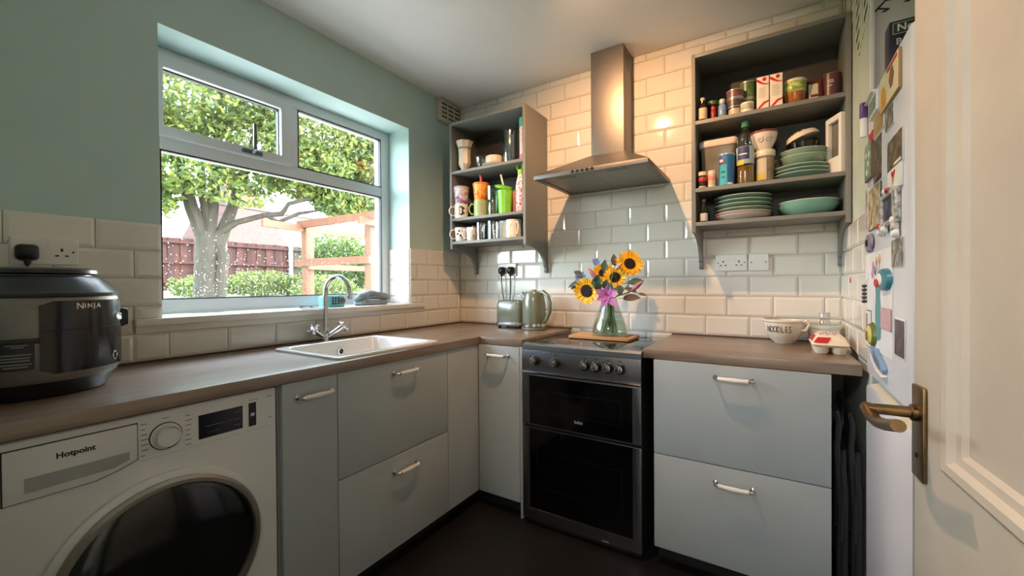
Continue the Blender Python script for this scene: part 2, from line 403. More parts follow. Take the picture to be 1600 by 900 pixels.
for a, b, s in ((2.357, 2.088, .016), (2.33, 2.128, .014), (2.39, 2.155, .016), (2.30, 2.073, .012)):
    br.add([(a - s, -.662, b - s * .3), (a, -.662, b + s * .28), (a + s, -.662, b + s * .15), (a, -.662, b - s * .4)], [(0, 1, 2, 3)])
br.build('branch_print', m_print, wall_right)
struct(B().box(2.262, 2.274, -.668, -.656, 1.44, ZC).build('trim_1', m_white, bevel=.003))
struct(B().box(.001, .0125, -2.39, -.001, .9185, .9255).build('trim_2', mat('brown_gap_shade', '#4a3b30', .6)))  # brown strip painted for the dark gap and shadow where worktop meets wall
struct(B().box(.0126, .905, -.0125, -.001, .9185, .9235).build('trim_3', mat('brown_back_gap_shade', '#5a493b', .6)))  # same gap shadow put in as a brown strip along the back wall
struct(B().box(1.516, 2.255, -.0125, -.001, .9185, .9235).build('trim_4', mat('brown_right_gap_shade', '#5a493b', .6)))  # gap shadow as a brown strip behind the right worktop

# ------------------------------------------------------------------ window
XG = -.19
win = struct(thing('window_1', None, None, (XG, -1.158, 1.083)))
def wf(name, args, m=m_upvc, parent=win, bevel=.004, **k): return B().frame(*args).build(name, m, parent, bevel=bevel, **k)
wf('outer_frame', (-1.806, -.510, 1.084, 2.213, -1.742, -.572, 1.147, 2.160, 'x', -.26, XG))
B().box(-.258, XG - .003, -1.742, -.572, 1.784, 1.846).build('transom', m_upvc, win, bevel=.004)
B().box(-.258, XG - .003, -1.200, -1.138, 1.846, 2.160).build('mullion', m_upvc, win, bevel=.004)
sash = wf('opening_sash', (-1.776, -1.176, 1.838, 2.186, -1.732, -1.238, 1.882, 2.126, 'x', -.22, XG + .018), bevel=.006)
wf('gasket', (-1.738, -1.232, 1.876, 2.132, -1.728, -1.242, 1.888, 2.120, 'x', -.218, -.196), m_gasket, sash, 0)
B().box(-.214, -.210, -1.733, -1.237, 1.881, 2.127).build('pane', m_glass, sash)
h = B().box(XG + .018, XG + .03, -1.43, -1.34, 1.848, 1.868)
h.tube([(XG + .028, -1.385, 1.858), (XG + .05, -1.385, 1.868), (XG + .058, -1.389, 1.99)], [.009, .010, .008], 8)
h.build('window_handle', mat('grey_window_handle', '#6a6d70', .4, .4), sash)
wf('gasket', (-1.748, -.566, 1.140, 1.790, -1.736, -.578, 1.152, 1.778, 'x', -.216, -.194), m_gasket, win, 0)
B().box(-.214, -.210, -1.743, -.571, 1.146, 1.785).build('pane', m_glass, win)
wf('gasket', (-1.144, -.566, 1.840, 2.165, -1.132, -.578, 1.852, 2.153, 'x', -.216, -.194), m_gasket, win, 0)
B().box(-.214, -.210, -1.139, -.571, 1.845, 2.161).build('pane', m_glass, win)
B().lathe([(.0, .0), (.012, .0), (.012, .002), (0, .003)], (-.2095, -.66, 1.735), 12, 'x').build('suction_cup', m_clear, win)
dr = B()
for i in range(700):
    y = rnd.uniform(-1.735, -.75); z = 1.155 + abs(rnd.gauss(0, .14))
    if z > 1.75: continue
    if rnd.random() < .35: y = round(y / .045) * .045 + rnd.gauss(0, .003)
    r = rnd.choice((.0014, .0018, .0022, .003))
    dr.lathe([(r, 0), (r * .8, -r * .5), (r * .35, -r * .8)], (-.2145, y, z), 6, 'x', cap0=False, sy=1.15)
tag(dr.build('raindrops', m_drop, win), kind='stuff')
sill = B().box(XG, .032, -1.8045, -.5113, 1.056, 1.083)
struct(B().prism([(XG, -1.80), (0.002, -1.80), (0.002, -1.889), (.032, -1.889), (.032, -.402), (0.002, -.402), (0.002, -.5105), (XG, -.5105)], 'z', 1.056, 1.083).build('sill_1', m_white, bevel=.004))
struct(B().box(.0016, .014, -1.886, -.405, 1.028, 1.0555).build('trim_5', m_white, bevel=.003))

# ------------------------------------------------------------------ door, swung open beside the camera
E0 = Vector((2.19, -1.51)); DD = Vector((.075, -.9972)).normalized(); DW = .762; DTH = .038
door = struct(thing('door_1', None, None, (E0.x + DD.x * DW, E0.y + DD.y * DW, 0)))
LOC[door.name] = Vector((0, 0, 0))
NN = Vector((-DD.y, DD.x))            # points +x away from the kitchen
MD = Matrix(((DD.x, NN.x, 0, E0.x), (DD.y, NN.y, 0, E0.y), (0, 0, 1, 0), (0, 0, 0, 1)))   # local: u along door from free edge, v through thickness (+ away from kitchen), z up
door.matrix_world = MD
MI = Matrix.Identity(4)
def dbuild(b, n, m, par=None, **k): return b.build(n, m, par or door, local=True, **k)
dd = B()
dd.frame(0, DW, .005, 2.0, .105, DW - .105, .93, 1.88, 'y', 0, DTH)
dbuild(dd, 'door_frame', m_door, bevel=.002)
lk = B().box(.105, DW - .105, .002, DTH - .002, .75, .93); dbuild(lk, 'lock_rail', m_door) if 0 else None
dbuild(B().box(.104, DW - .104, .014, DTH - .014, .20, 1.89), 'panel', m_door)
def moulding(z0, z1):
    u0, u1 = .1045, DW - .1045; R = []
    for i, v in ((0, .0), (.006, -.004), (.016, -.002), (.022, .006), (.032, .008), (.038, .0145)):
        R.append([(u0 + i, v, z0 + i), (u1 - i, v, z0 + i), (u1 - i, v, z1 - i), (u0 + i, v, z1 - i)])
    q = B().rings(R, False, False); return q
dbuild(moulding(.9295, 1.8805), 'panel_moulding', m_door, angle=20)
hp = dbuild(B().box(.008, .054, -.006, 0, .888, 1.036), 'handle_plate', m_brass, bevel=.003)
lv = B().tube([(.028, -.005, .992), (.028, -.012, .992), (.028, -.014, .992), (.028, -.05, .992), (.028, -.066, .990)], [.013, .013, .009, .0085, .010], 12)
lv.tube([(.014, -.064, .990), (.024, -.064, .989), (.042, -.063, .981), (.062, -.062, .979), (.10, -.061, .986), (.150, -.060, 1.000)], [.0095, .0105, .0095, .0088, .0088, .0092], 12)
lo = dbuild(lv, 'lever', m_brass, hp)
dbuild(B().lathe([(.004, 0), (.004, -.0075), (0, -.008)], (.030, 0, .925), 10, 'y'), 'keyhole', m_black, hp)

# ------------------------------------------------------------------ lamps
cl = thing('ceiling_spotlight', 'warm spotlight fitting on the ceiling in the middle of the kitchen', 'lamp', (1.255, -1.08, ZC))
B().lathe([(.06, 0), (.06, -.018), (.012, -.022)], (1.255, -1.08, ZC), 24).build('ceiling_rose', m_chrome, cl)
B().tube([(1.255, -1.08, ZC - .02), (1.255, -1.10, ZC - .045)], .008).build('stem', m_chrome, cl)
ax_ = Vector((0, .86, -.5)).normalized(); U_ = Vector((1, 0, 0)); V_ = ax_.cross(U_)
B().lathe([(.018, -.075), (.03, -.065), (.034, -.012)], (1.255, -1.06, 2.465), 20, (U_, V_, ax_), cap0=True, cap1=False).build('lamp_head', m_chrome, cl)
B().lathe([(.0, -.045), (.014, -.04), (.017, -.028), (.0, -.02)], (1.255, -1.06, 2.465), 14, (U_, V_, ax_)).build('bulb', mat('lit_bulb', '#ffe0b0', .5, emit='#ffb870', estr=30), cl)
l = bpy.data.lights.new('spot_lamp', 'SPOT'); l.energy = 72; l.color = (1, .53, .25); l.spot_size = math.radians(126); l.spot_blend = .75; l.shadow_soft_size = .018
o = bpy.data.objects.new('spot_lamp', l); COL.objects.link(o); o.location = (1.255, -1.055, 2.462); o.rotation_euler = Vector((.03, 1, -1.1)).to_track_quat('-Z', 'Y').to_euler()
l = bpy.data.lights.new('spot_lamp_door', 'SPOT'); l.energy = 46; l.color = (1, .64, .40); l.spot_size = math.radians(70); l.spot_blend = .7; l.shadow_soft_size = .02
o = bpy.data.objects.new('spot_lamp_door', l); COL.objects.link(o); o.location = (1.29, -1.12, 2.455); o.rotation_euler = Vector((.93, -.68, -1.4)).to_track_quat('-Z', 'Y').to_euler()
ax2 = Vector((.93, -.68, -1.0)).normalized(); U2 = ax2.orthogonal().normalized(); V2 = ax2.cross(U2)
B().lathe([(.018, -.075), (.03, -.065), (.034, -.012)], (1.285, -1.115, 2.465), 20, (U2, V2, ax2), cap0=True, cap1=False).build('lamp_head', m_chrome, cl)
hl = thing('added_fill_pendant', 'added unseen fill lamp in the hall behind the doorway', 'lamp', (1.85, -3.5, ZC))  # added fixture behind the camera, holds the fill light for the kitchen
B().tube([(1.85, -3.5, ZC), (1.85, -3.5, 2.28)], .004).build('cord', m_white, hl)
B().lathe([(.02, .0), (.08, -.03), (.11, -.10), (.08, -.18), (.0, -.21)], (1.85, -3.5, 2.28), 20).build('globe', glass('fill_globe_glass', '#ffffff', .3), hl)
B().lathe([(.0, -.08), (.03, -.09), (.03, -.13), (0, -.15)], (1.85, -3.5, 2.28), 12).build('bulb', mat('fill_bulb', '#ffffff', .5, emit='#fff2e0', estr=25), hl)
l = bpy.data.lights.new('hall_fill_light', 'POINT'); l.energy = 44; l.color = (1, .96, .93); l.shadow_soft_size = .1  # added point fill that brightens surfaces facing the doorway
o = bpy.data.objects.new('hall_fill_light', l); COL.objects.link(o); o.location = (1.85, -3.5, 2.0)
# ------------------------------------------------------------------ base units and worktops
ZD0 = .08
def bow_handle(parent, c, axis, out, L=.128):
    """white ceramic bow handle on two chrome posts; c on the door face, axis along it, out away from it"""
    c = Vector(c); a = Vector(axis).normalized(); o = Vector(out).normalized(); u = a.cross(o)
    h = B(); pts = []
    for t in np.linspace(-1, 1, 9): pts.append(c + a * (t * L * .40) + o * (.030 + .004 * (1 - t * t)) - u * 0)
    rs = [.0085, .0075, .0078, .0088, .0095, .0088, .0078, .0075, .0085]
    h.tube(pts, rs, 10)
    hd = h.build('handle', m_cer, parent)
    for s in (-1, 1):
        e = c + a * (s * L * .5)
        B().tube([e + o * .0005, e + o * .004, e + o * .006, e + o * .026, e + o * .031 - a * s * .006, e + o * .030 - a * s * .014], [.009, .009, .005, .005, .006, .0075], 8).build('handle_post', m_chrome, parent)
    return hd

def carcass(parent, x0, x1, y0, y1, front):
    """open-fronted cabinet box with its recessed plinth"""
    c = B().box(x0, x1, y0, y1, ZD0, ZB - .001); c.build('carcass', m_carc, parent)
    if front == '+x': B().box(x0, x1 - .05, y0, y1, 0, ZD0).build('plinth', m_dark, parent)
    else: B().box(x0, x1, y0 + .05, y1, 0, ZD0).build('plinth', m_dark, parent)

XF = .6294; YF = -.6234
u1 = thing('base_cabinet', 'narrow grey base cabinet with one tall door beside the washing machine', 'cabinet', (.32, -1.59, 0))
carcass(u1, .02, .610, -1.700, -1.4885, '+x')
d = B().box(.611, XF, -1.6915, -1.4890, ZD0, ZB - .003).build('door', m_cab, u1, bevel=.0015)
bow_handle(d, (XF, -1.577, .824), (0, 1, 0), (1, 0, 0))
u2 = thing('base_cabinet', 'wide grey two-drawer base cabinet under the sink', 'cabinet', (.32, -1.18, 0))
b_ = B(); b_.frame(.02, .610, -1.4865, -.876, .03, .6, -1.47, -.89, 'z', .70, ZB - .001); b_.build('carcass', m_carc, u2)
B().box(.02, .610, -1.4865, -.876, ZD0, .70).build('carcass', m_carc, u2)
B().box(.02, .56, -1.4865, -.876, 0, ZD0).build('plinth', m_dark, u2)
for z0, z1 in ((.4795, ZB - .003), (ZD0, .4755)):
    d = B().box(.611, XF, -1.4855, -.8755, z0, z1).build('drawer', m_cab, u2, bevel=.0015)
    bow_handle(d, (XF, -1.157, .829 if z0 > .3 else .409), (0, 1, 0), (1, 0, 0))
u3 = thing('corner_cabinet', 'grey corner base cabinet with a narrow door left of the cooker', 'cabinet', (.45, -.31, 0))
B().box(.02, .610, -.8740, -.02, ZD0, ZB - .001).build('carcass', m_carc, u3)
B().box(.611, .8925, -.604, -.02, ZD0, ZB - .001).build('carcass', m_carc, u3)
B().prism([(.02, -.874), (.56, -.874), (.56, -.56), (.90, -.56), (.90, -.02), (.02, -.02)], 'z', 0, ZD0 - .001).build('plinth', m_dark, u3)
B().box(.611, XF, -.8725, -.6235, ZD0, ZB - .003).build('filler_panel', m_cab, u3, bevel=.001)
d = B().box(.6325, .8910, YF, -.605, ZD0, ZB - .003).build('door', m_cab, u3, bevel=.0015)
bow_handle(d, (.7625, YF, .829), (1, 0, 0), (0, -1, 0))
B().box(.8930, .9060, -.620, -.02, 0.0, ZB - .001).build('end_panel', m_cab, u3, bevel=.001)
u4 = thing('base_cabinet', 'wide grey two-drawer base cabinet right of the cooker', 'cabinet', (1.86, -.31, 0))
carcass(u4, 1.5635, 2.163, -.604, -.02, '-y')
for z0, z1 in ((.4810, ZB - .003), (ZD0, .4770)):
    d = B().box(1.5612, 2.1652, YF, -.605, z0, z1).build('drawer', m_cab, u4, bevel=.0015)
    bow_handle(d, (1.8625, YF, .829 if z0 > .3 else .412), (1, 0, 0), (0, -1, 0))

SX0, SX1, SY0, SY1 = .146, .608, -1.462, -.908
w = thing('worktop', 'long walnut-look laminate worktop under the window', 'worktop', (.32, -1.2, ZB))
B().frame(.013, .6381, -2.395, -.002, SX0 + .02, SX1 - .02, SY0 + .02, SY1 - .02, 'z', ZB, ZT).build('top', m_wty, w, bevel=.0015)
w2 = tag(B().box(.6384, .9026, -.6163, -.013, ZB, ZT).build('worktop', m_wtx, org=(.77, -.31, ZB), bevel=.0015), 'short walnut-look worktop piece under the toaster and kettle', 'worktop')
w3 = tag(B().box(1.5155, 2.2495, -.6163, -.013, ZB, ZT).build('worktop', m_wtx, org=(1.88, -.31, ZB), bevel=.0015), 'walnut-look worktop right of the cooker, carrying bowls and eggs', 'worktop')

# ------------------------------------------------------------------ sink and mixer tap
sk = thing('sink', 'white ceramic inset sink in the worktop under the window', 'sink', (.377, -1.185, ZT))
q = B(); r = .022
q.rloft([(SX0, SX1, SY0, SY1, r, ZT + .0008), (SX0, SX1, SY0, SY1, r, ZT + .009), (SX0 + .005, SX1 - .005, SY0 + .005, SY1 - .005, r, ZT + .0125),
         (SX0 + .03, SX1 - .03, SY0 + .03, SY1 - .03, .03, ZT + .0125), (SX0 + .036, SX1 - .036, SY0 + .036, SY1 - .036, .035, ZT + .006),
         (SX0 + .055, SX1 - .055, SY0 + .055, SY1 - .055, .05, ZT - .165), (SX0 + .085, SX1 - .085, SY0 + .085, SY1 - .085, .05, ZT - .185), (.36, .40, -1.20, -1.16, .02, ZT - .19)], 6, cap0=False)
q.build('basin', m_cer, sk, angle=50)
B().lathe([(.0, -.004), (.019, -.004), (.019, .002), (.013, .003), (.011, -.001)], (.190, -1.158, .878), 18, 'x', cap1=False).build('overflow', m_chrome, sk)
B().lathe([(.0125, -.001), (.0125, .0005), (0, .0006)], (.190, -1.158, .878), 14, 'x').build('overflow_hole', m_black, sk)
tp = thing('mixer_tap', 'chrome swan-neck mixer tap with two cross handles behind the sink', 'tap', (.085, -1.17, ZT))
q = B().lathe([(.024, 0), (.024, .006), (.015, .012), (.014, .045), (.017, .05), (.014, .058)], (.085, -1.17, ZT), 16)
pts = [(.085, -1.17, ZT + .05), (.085, -1.17, ZT + .14), (.085, -1.17, 1.15)]
ex, ey = .128, .045
for i in range(1, 11):
    t = PI * i / 10 * .93; k = (1 - math.cos(t)) / 2
    pts.append((.085 + ex * k, -1.17 + ey * k, 1.165 + math.sin(t) * .083))
pts.append((.085 + ex * 1.02, -1.17 + ey * 1.02, 1.158))
q.tube(pts, [.013, .012, .0115] + [.011] * 10 + [.010], 12)
e = Vector(pts[-1]); q.lathe([(.010, .0), (.013, -.002), (.013, -.02), (.010, -.022)], tuple(e), 12)
q.build('spout', m_chrome, tp)
for s in (-1, 1):
    q = B(); b0 = Vector((.085, -1.17, ZT + .022)); b1 = Vector((.105, -1.17 + s * .075, ZT + .068)); dv = (b1 - b0).normalized()
    q.tube([b0, b0.lerp(b1, .3), b0.lerp(b1, .7), b1], [.014, .0115, .014, .016], 10)
    q.build('valve_arm', m_chrome, tp)
    q = B(); c = b1 + dv * .010; sd_ = Vector((1, 0, 0)); u_ = dv.cross(sd_).normalized(); sd_ = u_.cross(dv)
    q.tube([b1, b1 + dv * .02], [.012, .009], 10)
    for k in range(4):
        a = PI / 4 + k * PI / 2; dd_ = sd_ * math.cos(a) + u_ * math.sin(a)
        q.tube([c, c + dd_ * .019, c + dd_ * .022, c + dd_ * .031, c + dd_ * .034], [.0055, .0055, .009, .009, .005], 8)
    q.build('cross_handle', m_chrome, tp)

# ------------------------------------------------------------------ washing machine
wm = thing('washing_machine', 'white front-loading washing machine with large dark round door under the worktop', 'washing machine', (.32, -2.0, 0))
WX = .615
q = B().box(.03, WX, -2.296, -1.7035, .005, .872); q.build('body', m_appl, wm, bevel=.008, seg=3)
DP = [(-2.276, .852), (-2.056, .852), (-2.056, .762), (-2.095, .7475), (-2.135, .738), (-2.276, .738)]
dw = B().prism(DP, 'x', WX, WX + .006).build('detergent_drawer', m_appl, wm, bevel=.002)
B().prism([(-2.246, .787), (-2.072, .787), (-2.072, .767), (-2.102, .757), (-2.246, .755)], 'x', WX + .0062, WX + .0072).build('drawer_grip', mat('grey_grip_recess', '#a3a6a4', .4), dw)
B().prism([(y + (-.0022 if y < -2.2 else .0022), z + (.002 if z > .8 else -.0022)) for y, z in DP], 'x', WX, WX + .0016).build('drawer_gap', m_black, wm)
text(dw, 'Hotpoint', .0175, (WX + .0064, -2.166, .820), (0, 1, 0), (0, 0, 1), m_print, depth=.0003, bold=.0006)
kn = B().lathe([(.034, 0), (.034, .004), (.030, .006), (.028, .022), (.026, .024), (.0, .024)], (WX, -1.996, .803), 28, 'x').build('dial', m_appl, wm)
B().lathe([(.036, 0), (.036, .003), (.033, .004)], (WX, -1.996, .803), 28, 'x').build('dial_ring', m_print, wm)
B().lathe([(.0275, .0238), (.0275, .0250), (.0245, .0252), (.0245, .0240)], (WX, -1.996, .803), 28, 'x', cap0=False, cap1=False).build('dial_rim', m_chrome, kn)
dp = B().box(WX, WX + .0022, -1.921, -1.806, .768, .836).build('display', mat('black_display', '#0d1118', .12), wm)
q = B()
for i, (a, b, c, e) in enumerate(((-1.905, -1.855, .800, .8015), (-1.845, -1.835, .80, .802), (-1.829, -1.812, .82, .8215), (-1.829, -1.812, .800, .8015), (-1.829, -1.812, .782, .7835), (-1.90, -1.87, .782, .783))):
    q.box(WX + .0022, WX + .0026, a, b, c, e)
tag(q.build('display_marks', mat('grey_display_print', '#6f7682', .4), dp), kind='stuff')
sb_ = B().box(WX, WX + .0022, -1.788, -1.767, .766, .838).build('side_display', m_print, wm)
tag(B().box(WX + .0022, WX + .0027, -1.783, -1.772, .797, .807).build('display_icon', m_silver, sb_), kind='stuff')
q = B()
for k in range(7):
    z = .845 - k * .0135
    q.box(WX, WX + .0005, -2.048, -2.048 + rnd.uniform(.008, .016), z, z + .0022); q.box(WX, WX + .0005, -1.952, -1.952 + rnd.uniform(.009, .017), z - .002, z + .0002)
q.box(WX, WX + .0005, -2.004, -1.988, .850, .852); q.box(WX, WX + .0005, -1.788, -1.76, .846, .8475); q.box(WX, WX + .0005, -1.735, -1.715, .846, .848); q.box(WX, WX + .0005, -1.727, -1.719, .778, .7805)
tag(q.build('programme_print', mat('grey_programme_print', '#77787a', .5), wm), kind='stuff')
B().box(WX, WX + .0008, -2.05, -1.71, .7525, .7535).build('panel_line', mat('pale_grey_line', '#b9bbbb', .5), wm)
PC = (WX, -1.998, .462)
B().lathe([(.245, .0), (.245, .012), (.238, .018), (.228, .020), (.226, .008), (.2, .004)], PC, 64, 'x', cap0=False, cap1=False).build('door_surround', m_appl, wm)
po_ = B().lathe([(.228, .004), (.229, .028), (.222, .036), (.212, .036), (.208, .028)], PC, 64, 'x', cap0=False, cap1=False).build('porthole_ring', mat('satin_silver_ring', '#a9a49a', .3, .85), wm)
B().lathe([(.208, .028), (.19, .036), (.12, .046), (.05, .049), (.0, .0495)], PC, 64, 'x', cap0=False).build('porthole_glass', mat('smoked_porthole', '#101312', .12, noise=.1), wm)
q = B()
for k in range(9):
    a = PI + .32 - k * .08
    pass
q = B().rloft([(-.03, .03, -.05, .05, .02, 0), (-.024, .024, -.044, .044, .018, .008)], 4)
a = PI + .05; q.xf(Matrix(((0, 0, 1, WX + .032), (1, 0, 0, PC[1] + .212 * math.cos(a)), (0, 1, 0, PC[2] + .212 * math.sin(a)), (0, 0, 0, 1))))
q.build('door_grip', m_appl, wm, angle=50)

# ------------------------------------------------------------------ cooker
ck = thing('cooker', 'dark steel freestanding double oven cooker with black glass hob', 'cooker', (1.218, -.32, 0))
CX0, CX1, CY = .9215, 1.5125, -.640
B().box(CX0 + .002, CX1 - .002, CY + .022, -.015, .03, .88).build('body', m_dark, ck)
B().box(CX0, CX1, -.60, -.014, .88, .897).build('hob_frame', m_steel2, ck, bevel=.002)
hb = B().box(CX0 + .008, CX1 - .008, -.60, -.02, .897, .901).build('hob_glass', mat('black_hob_glass', '#0c0a09', .07, coat=.3), ck, bevel=.001)
for x, y, r in ((1.07, -.46, .085), (1.36, -.46, .07), (1.07, -.19, .07), (1.36, -.19, .09)):
    B().lathe([(r, 0), (r, .0004), (r - .003, .0004), (r - .003, 0)], (x, y, .901), 40, cap0=False, cap1=False).build('cooking_zone', mat('zone_print', '#4a4644', .3) if 'zone_print' not in bpy.data.materials else bpy.data.materials['zone_print'], hb)
B().prism([(-.640, .876), (-.600, .876), (-.600, .902), (-.606, .906), (-.632, .905), (-.641, .898)], 'x', CX0, CX1).build('hob_trim', mat('pale_steel_trim', '#a9b3bb', .25, .9, noise=.03), ck)
B().box(CX0, CX1, CY, CY + .022, .770, .874).build('control_panel', m_steel2, ck, bevel=.002)
for x in (.994, 1.106, 1.257, 1.312, 1.368, 1.422):
    k = thing_k = B().lathe([(.0245, 0), (.0245, -.006), (.021, -.009), (.019, -.026), (.017, -.028), (0, -.028)], (x, CY, .824), 24, 'y').build('control_knob', m_black, ck)
    B().lathe([(.0175, -.0278), (.0175, -.0295), (.016, -.0300), (0, -.0300)], (x, CY, .824), 24, 'y').build('knob_cap', m_chrome, k)
    B().box(x - .002, x + .002, CY - .0335, CY - .0298, .824 - .014, .824 + .014).build('knob_bar', m_chrome, k)
q = B()
for x, z in ((.966, .838), (.966, .826), (.966, .815), (1.106, .857), (1.257, .857), (1.312, .858), (1.368, .858), (1.422, .858)): q.box(x - .004, x + .004, CY - .0004, CY, z - .003, z + .003)
tag(q.build('panel_marks', m_print, ck), kind='stuff')
B().prism([(-.640, .752), (-.640, .756), (-.652, .762), (-.655, .766), (-.650, .769), (-.632, .769), (-.62, .76)], 'x', CX0 - .002, CX1 + .002).build('door_rail', mat('bright_rail', '#c2c2c4', .2, 1.), ck)
def oven(z0, z1, wz0, wz1, nm):
    d = B().frame(CX0, CX1, z0, z1, CX0 + .0385, CX1 - .0385, wz0, wz1, 'y', CY, CY + .02).build('oven_door', m_steel2, ck, bevel=.002)
    B().box(CX0 + .037, CX1 - .037, CY + .001, CY + .018, wz0 - .002, wz1 + .002).build('door_glass', m_oveng, d)
    q = B().frame(CX0 + .075, CX1 - .085, z0 + (wz1 - wz0) * .28 + (wz0 - z0), wz1 - .07 * (wz1 - wz0) / .25, CX0 + .078, CX1 - .088, z0 + (wz1 - wz0) * .28 + (wz0 - z0) + .003, wz1 - .07 * (wz1 - wz0) / .25 - .003, 'y', CY + .0004, CY + .001)
    q.build('window_outline', mat('oven_window_print', '#151518', .2) if 'oven_window_print' not in bpy.data.materials else bpy.data.materials['oven_window_print'], d)
    return d
o1 = oven(.502, .752, .506, .746, 'top'); o2 = oven(.03, .490, .085, .486, 'main')
text(o1, 'beko', .021, (1.222, CY + .0004, .553), (1, 0, 0), (0, 0, 1), m_silver, depth=.0004, bold=.0004)
B().box(CX0 + .01, CX1 - .01, CY + .03, -.05, .0, .03).build('plinth', m_dark, ck)
text(ck, '°', .02, (1.36, CY - .0006, .056), (1, 0, 0), (0, 0, 1), m_silver) if 0 else B().box(1.335, 1.365, CY - .0008, CY, .034, .040).build('badge', m_silver, ck)

# ------------------------------------------------------------------ extractor hood
hd = thing('cooker_hood', 'stainless steel chimney cooker hood over the cooker', 'cooker hood', (1.2, -.02, 1.76))
HX0, HX1, HD, HZ = .905, 1.507, -.4835, 1.7605
q = B().frame(HX0, HX1, HD, -.010, HX0 + .03, HX1 - .03, HD + .03, -.035, 'z', HZ, HZ + .022)
q.build('canopy_rim', m_steel, hd, bevel=.001)
q = B(); R = [[(HX0, HD, HZ + .022), (HX1, HD, HZ + .022), (HX1, -.011, HZ + .022), (HX0, -.011, HZ + .022)],
              [(1.108, -.20, 1.925), (1.308, -.20, 1.925), (1.308, -.011, 1.925), (1.108, -.011, 1.925)]]
q.rings(R, False, True).build('canopy', m_steel, hd)
ch = B().box(1.1145, 1.3030, -.1825, -.011, 1.921, ZC - .001).build('chimney', m_steel, hd, bevel=.002)
q = B()
for k in range(5): q.box(1.3025, 1.3036, -.135, -.065, 2.405 + k * .016, 2.412 + k * .016)
tag(q.build('vent_slots', m_black, ch), kind='stuff')
for a, b in ((HX0 + .031, 1.2055), (1.2065, HX1 - .031)):
    f = B().box(a, b, HD + .031, -.036, HZ + .004, HZ + .010).build('grease_filter', mat('filter_mesh', '#8f8c80', .45, .8, noise=.12, scale=220), hd, bevel=.001)
    B().box((a + b) / 2 - .05, (a + b) / 2 + .05, HD + .05, HD + .075, HZ + .0015, HZ + .004).build('filter_catch', m_steel, f)
for k in range(5):
    x = 1.132 + k * .026
    B().lathe([(.007, .0), (.007, -.004), (0, -.005)], (x, HD, HZ + .0115), 12, 'y').build('button', m_black, hd)
    B().lathe([(.0095, .0), (.0095, -.0012), (.0072, -.0014)], (x, HD, HZ + .0115), 12, 'y').build('button_ring', m_chrome, hd)

# ------------------------------------------------------------------ open wall shelves
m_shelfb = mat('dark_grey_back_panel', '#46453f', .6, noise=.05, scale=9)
def open_shelf(name, label, x0, x1, dep, z0, z1, shelves, zb, loc):
    t = thing(name, label, 'shelf', loc)
    T = .018; Y0 = -dep; YB_ = -.0105
    for x in (x0, x1 - T):
        arc = []
        for i in range(0, 9):
            a = PI / 2 * i / 8; w_ = dep - .055
            arc.append((Y0 + .012 + w_ * math.sin(a) , z0 - (z0 - zb - .045) * (1 - math.cos(a))))
        poly = [(YB_, z1), (Y0, z1), (Y0, z0)] + arc + [(-.032, zb + .035), (-.032, zb + .008), (-.022, zb), (YB_, zb)]
        B().prism(poly, 'x', x, x + T).build('side_panel', m_shelf, t, bevel=.001)
    B().box(x0 + T, x1 - T, Y0, YB_, z1 - T, z1).build('top_panel', m_shelf, t, bevel=.001)
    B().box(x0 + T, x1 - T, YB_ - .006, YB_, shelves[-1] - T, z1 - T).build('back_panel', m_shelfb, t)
    for z in shelves: B().box(x0 + T, x1 - T, Y0 + .001, YB_ - .006, z - T, z).build('shelf_board', m_shelf, t, bevel=.001)
    return t
LZ = (1.957, 1.644, 1.4895); RZ = (1.981, 1.657, 1.4945)
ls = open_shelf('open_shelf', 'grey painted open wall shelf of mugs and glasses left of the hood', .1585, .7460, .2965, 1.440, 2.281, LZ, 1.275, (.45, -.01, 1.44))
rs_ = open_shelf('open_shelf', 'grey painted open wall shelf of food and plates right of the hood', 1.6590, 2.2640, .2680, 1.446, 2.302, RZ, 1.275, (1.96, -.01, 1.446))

# ------------------------------------------------------------------ fridge freezer
fr = thing('fridge_freezer', 'tall white fridge freezer covered with magnets in the alcove', 'fridge', (2.55, -.93, 0))
FX = 2.252; FY0, FY1 = -1.205, -.668
B().box(FX + .055, 2.85, FY0 + .004, FY1 - .001, .03, 1.765).build('body', m_fridge, fr, bevel=.006)
q = B().rloft([(FX, FX + .05, FY0, FY1, .02, .912), (FX, FX + .05, FY0, FY1, .02, 1.77)], 5); q.build('fridge_door', m_fridge, fr, angle=50)
q = B()
# lower door: top edge swept down into a finger recess
prof = [(FX + .05, .04), (FX, .04), (FX, .858), (FX + .004, .866), (FX + .026, .872), (FX + .040, .884), (FX + .040, .907), (FX + .05, .907)]
q.prism([(a, b) for a, b in prof], 'y', FY0 + .002, FY1)
q.build('freezer_door', m_fridge, fr, bevel=.003)
B().box(FX + .02, FX + .10, FY0 + .02, FY1 - .01, .0, .04).build('plinth', m_black, fr)
B().prism([(FX + .006, .8672), (FX + .0262, .8726), (FX + .0395, .8846), (FX + .0395, .906), (FX + .038, .906), (FX + .038, .8856), (FX + .0255, .8742), (FX + .006, .8688)], 'y', FY0 + .03, FY1 - .02).build('handle_recess', mat('cream_handle_insert', '#dcdac8', .4), fr)

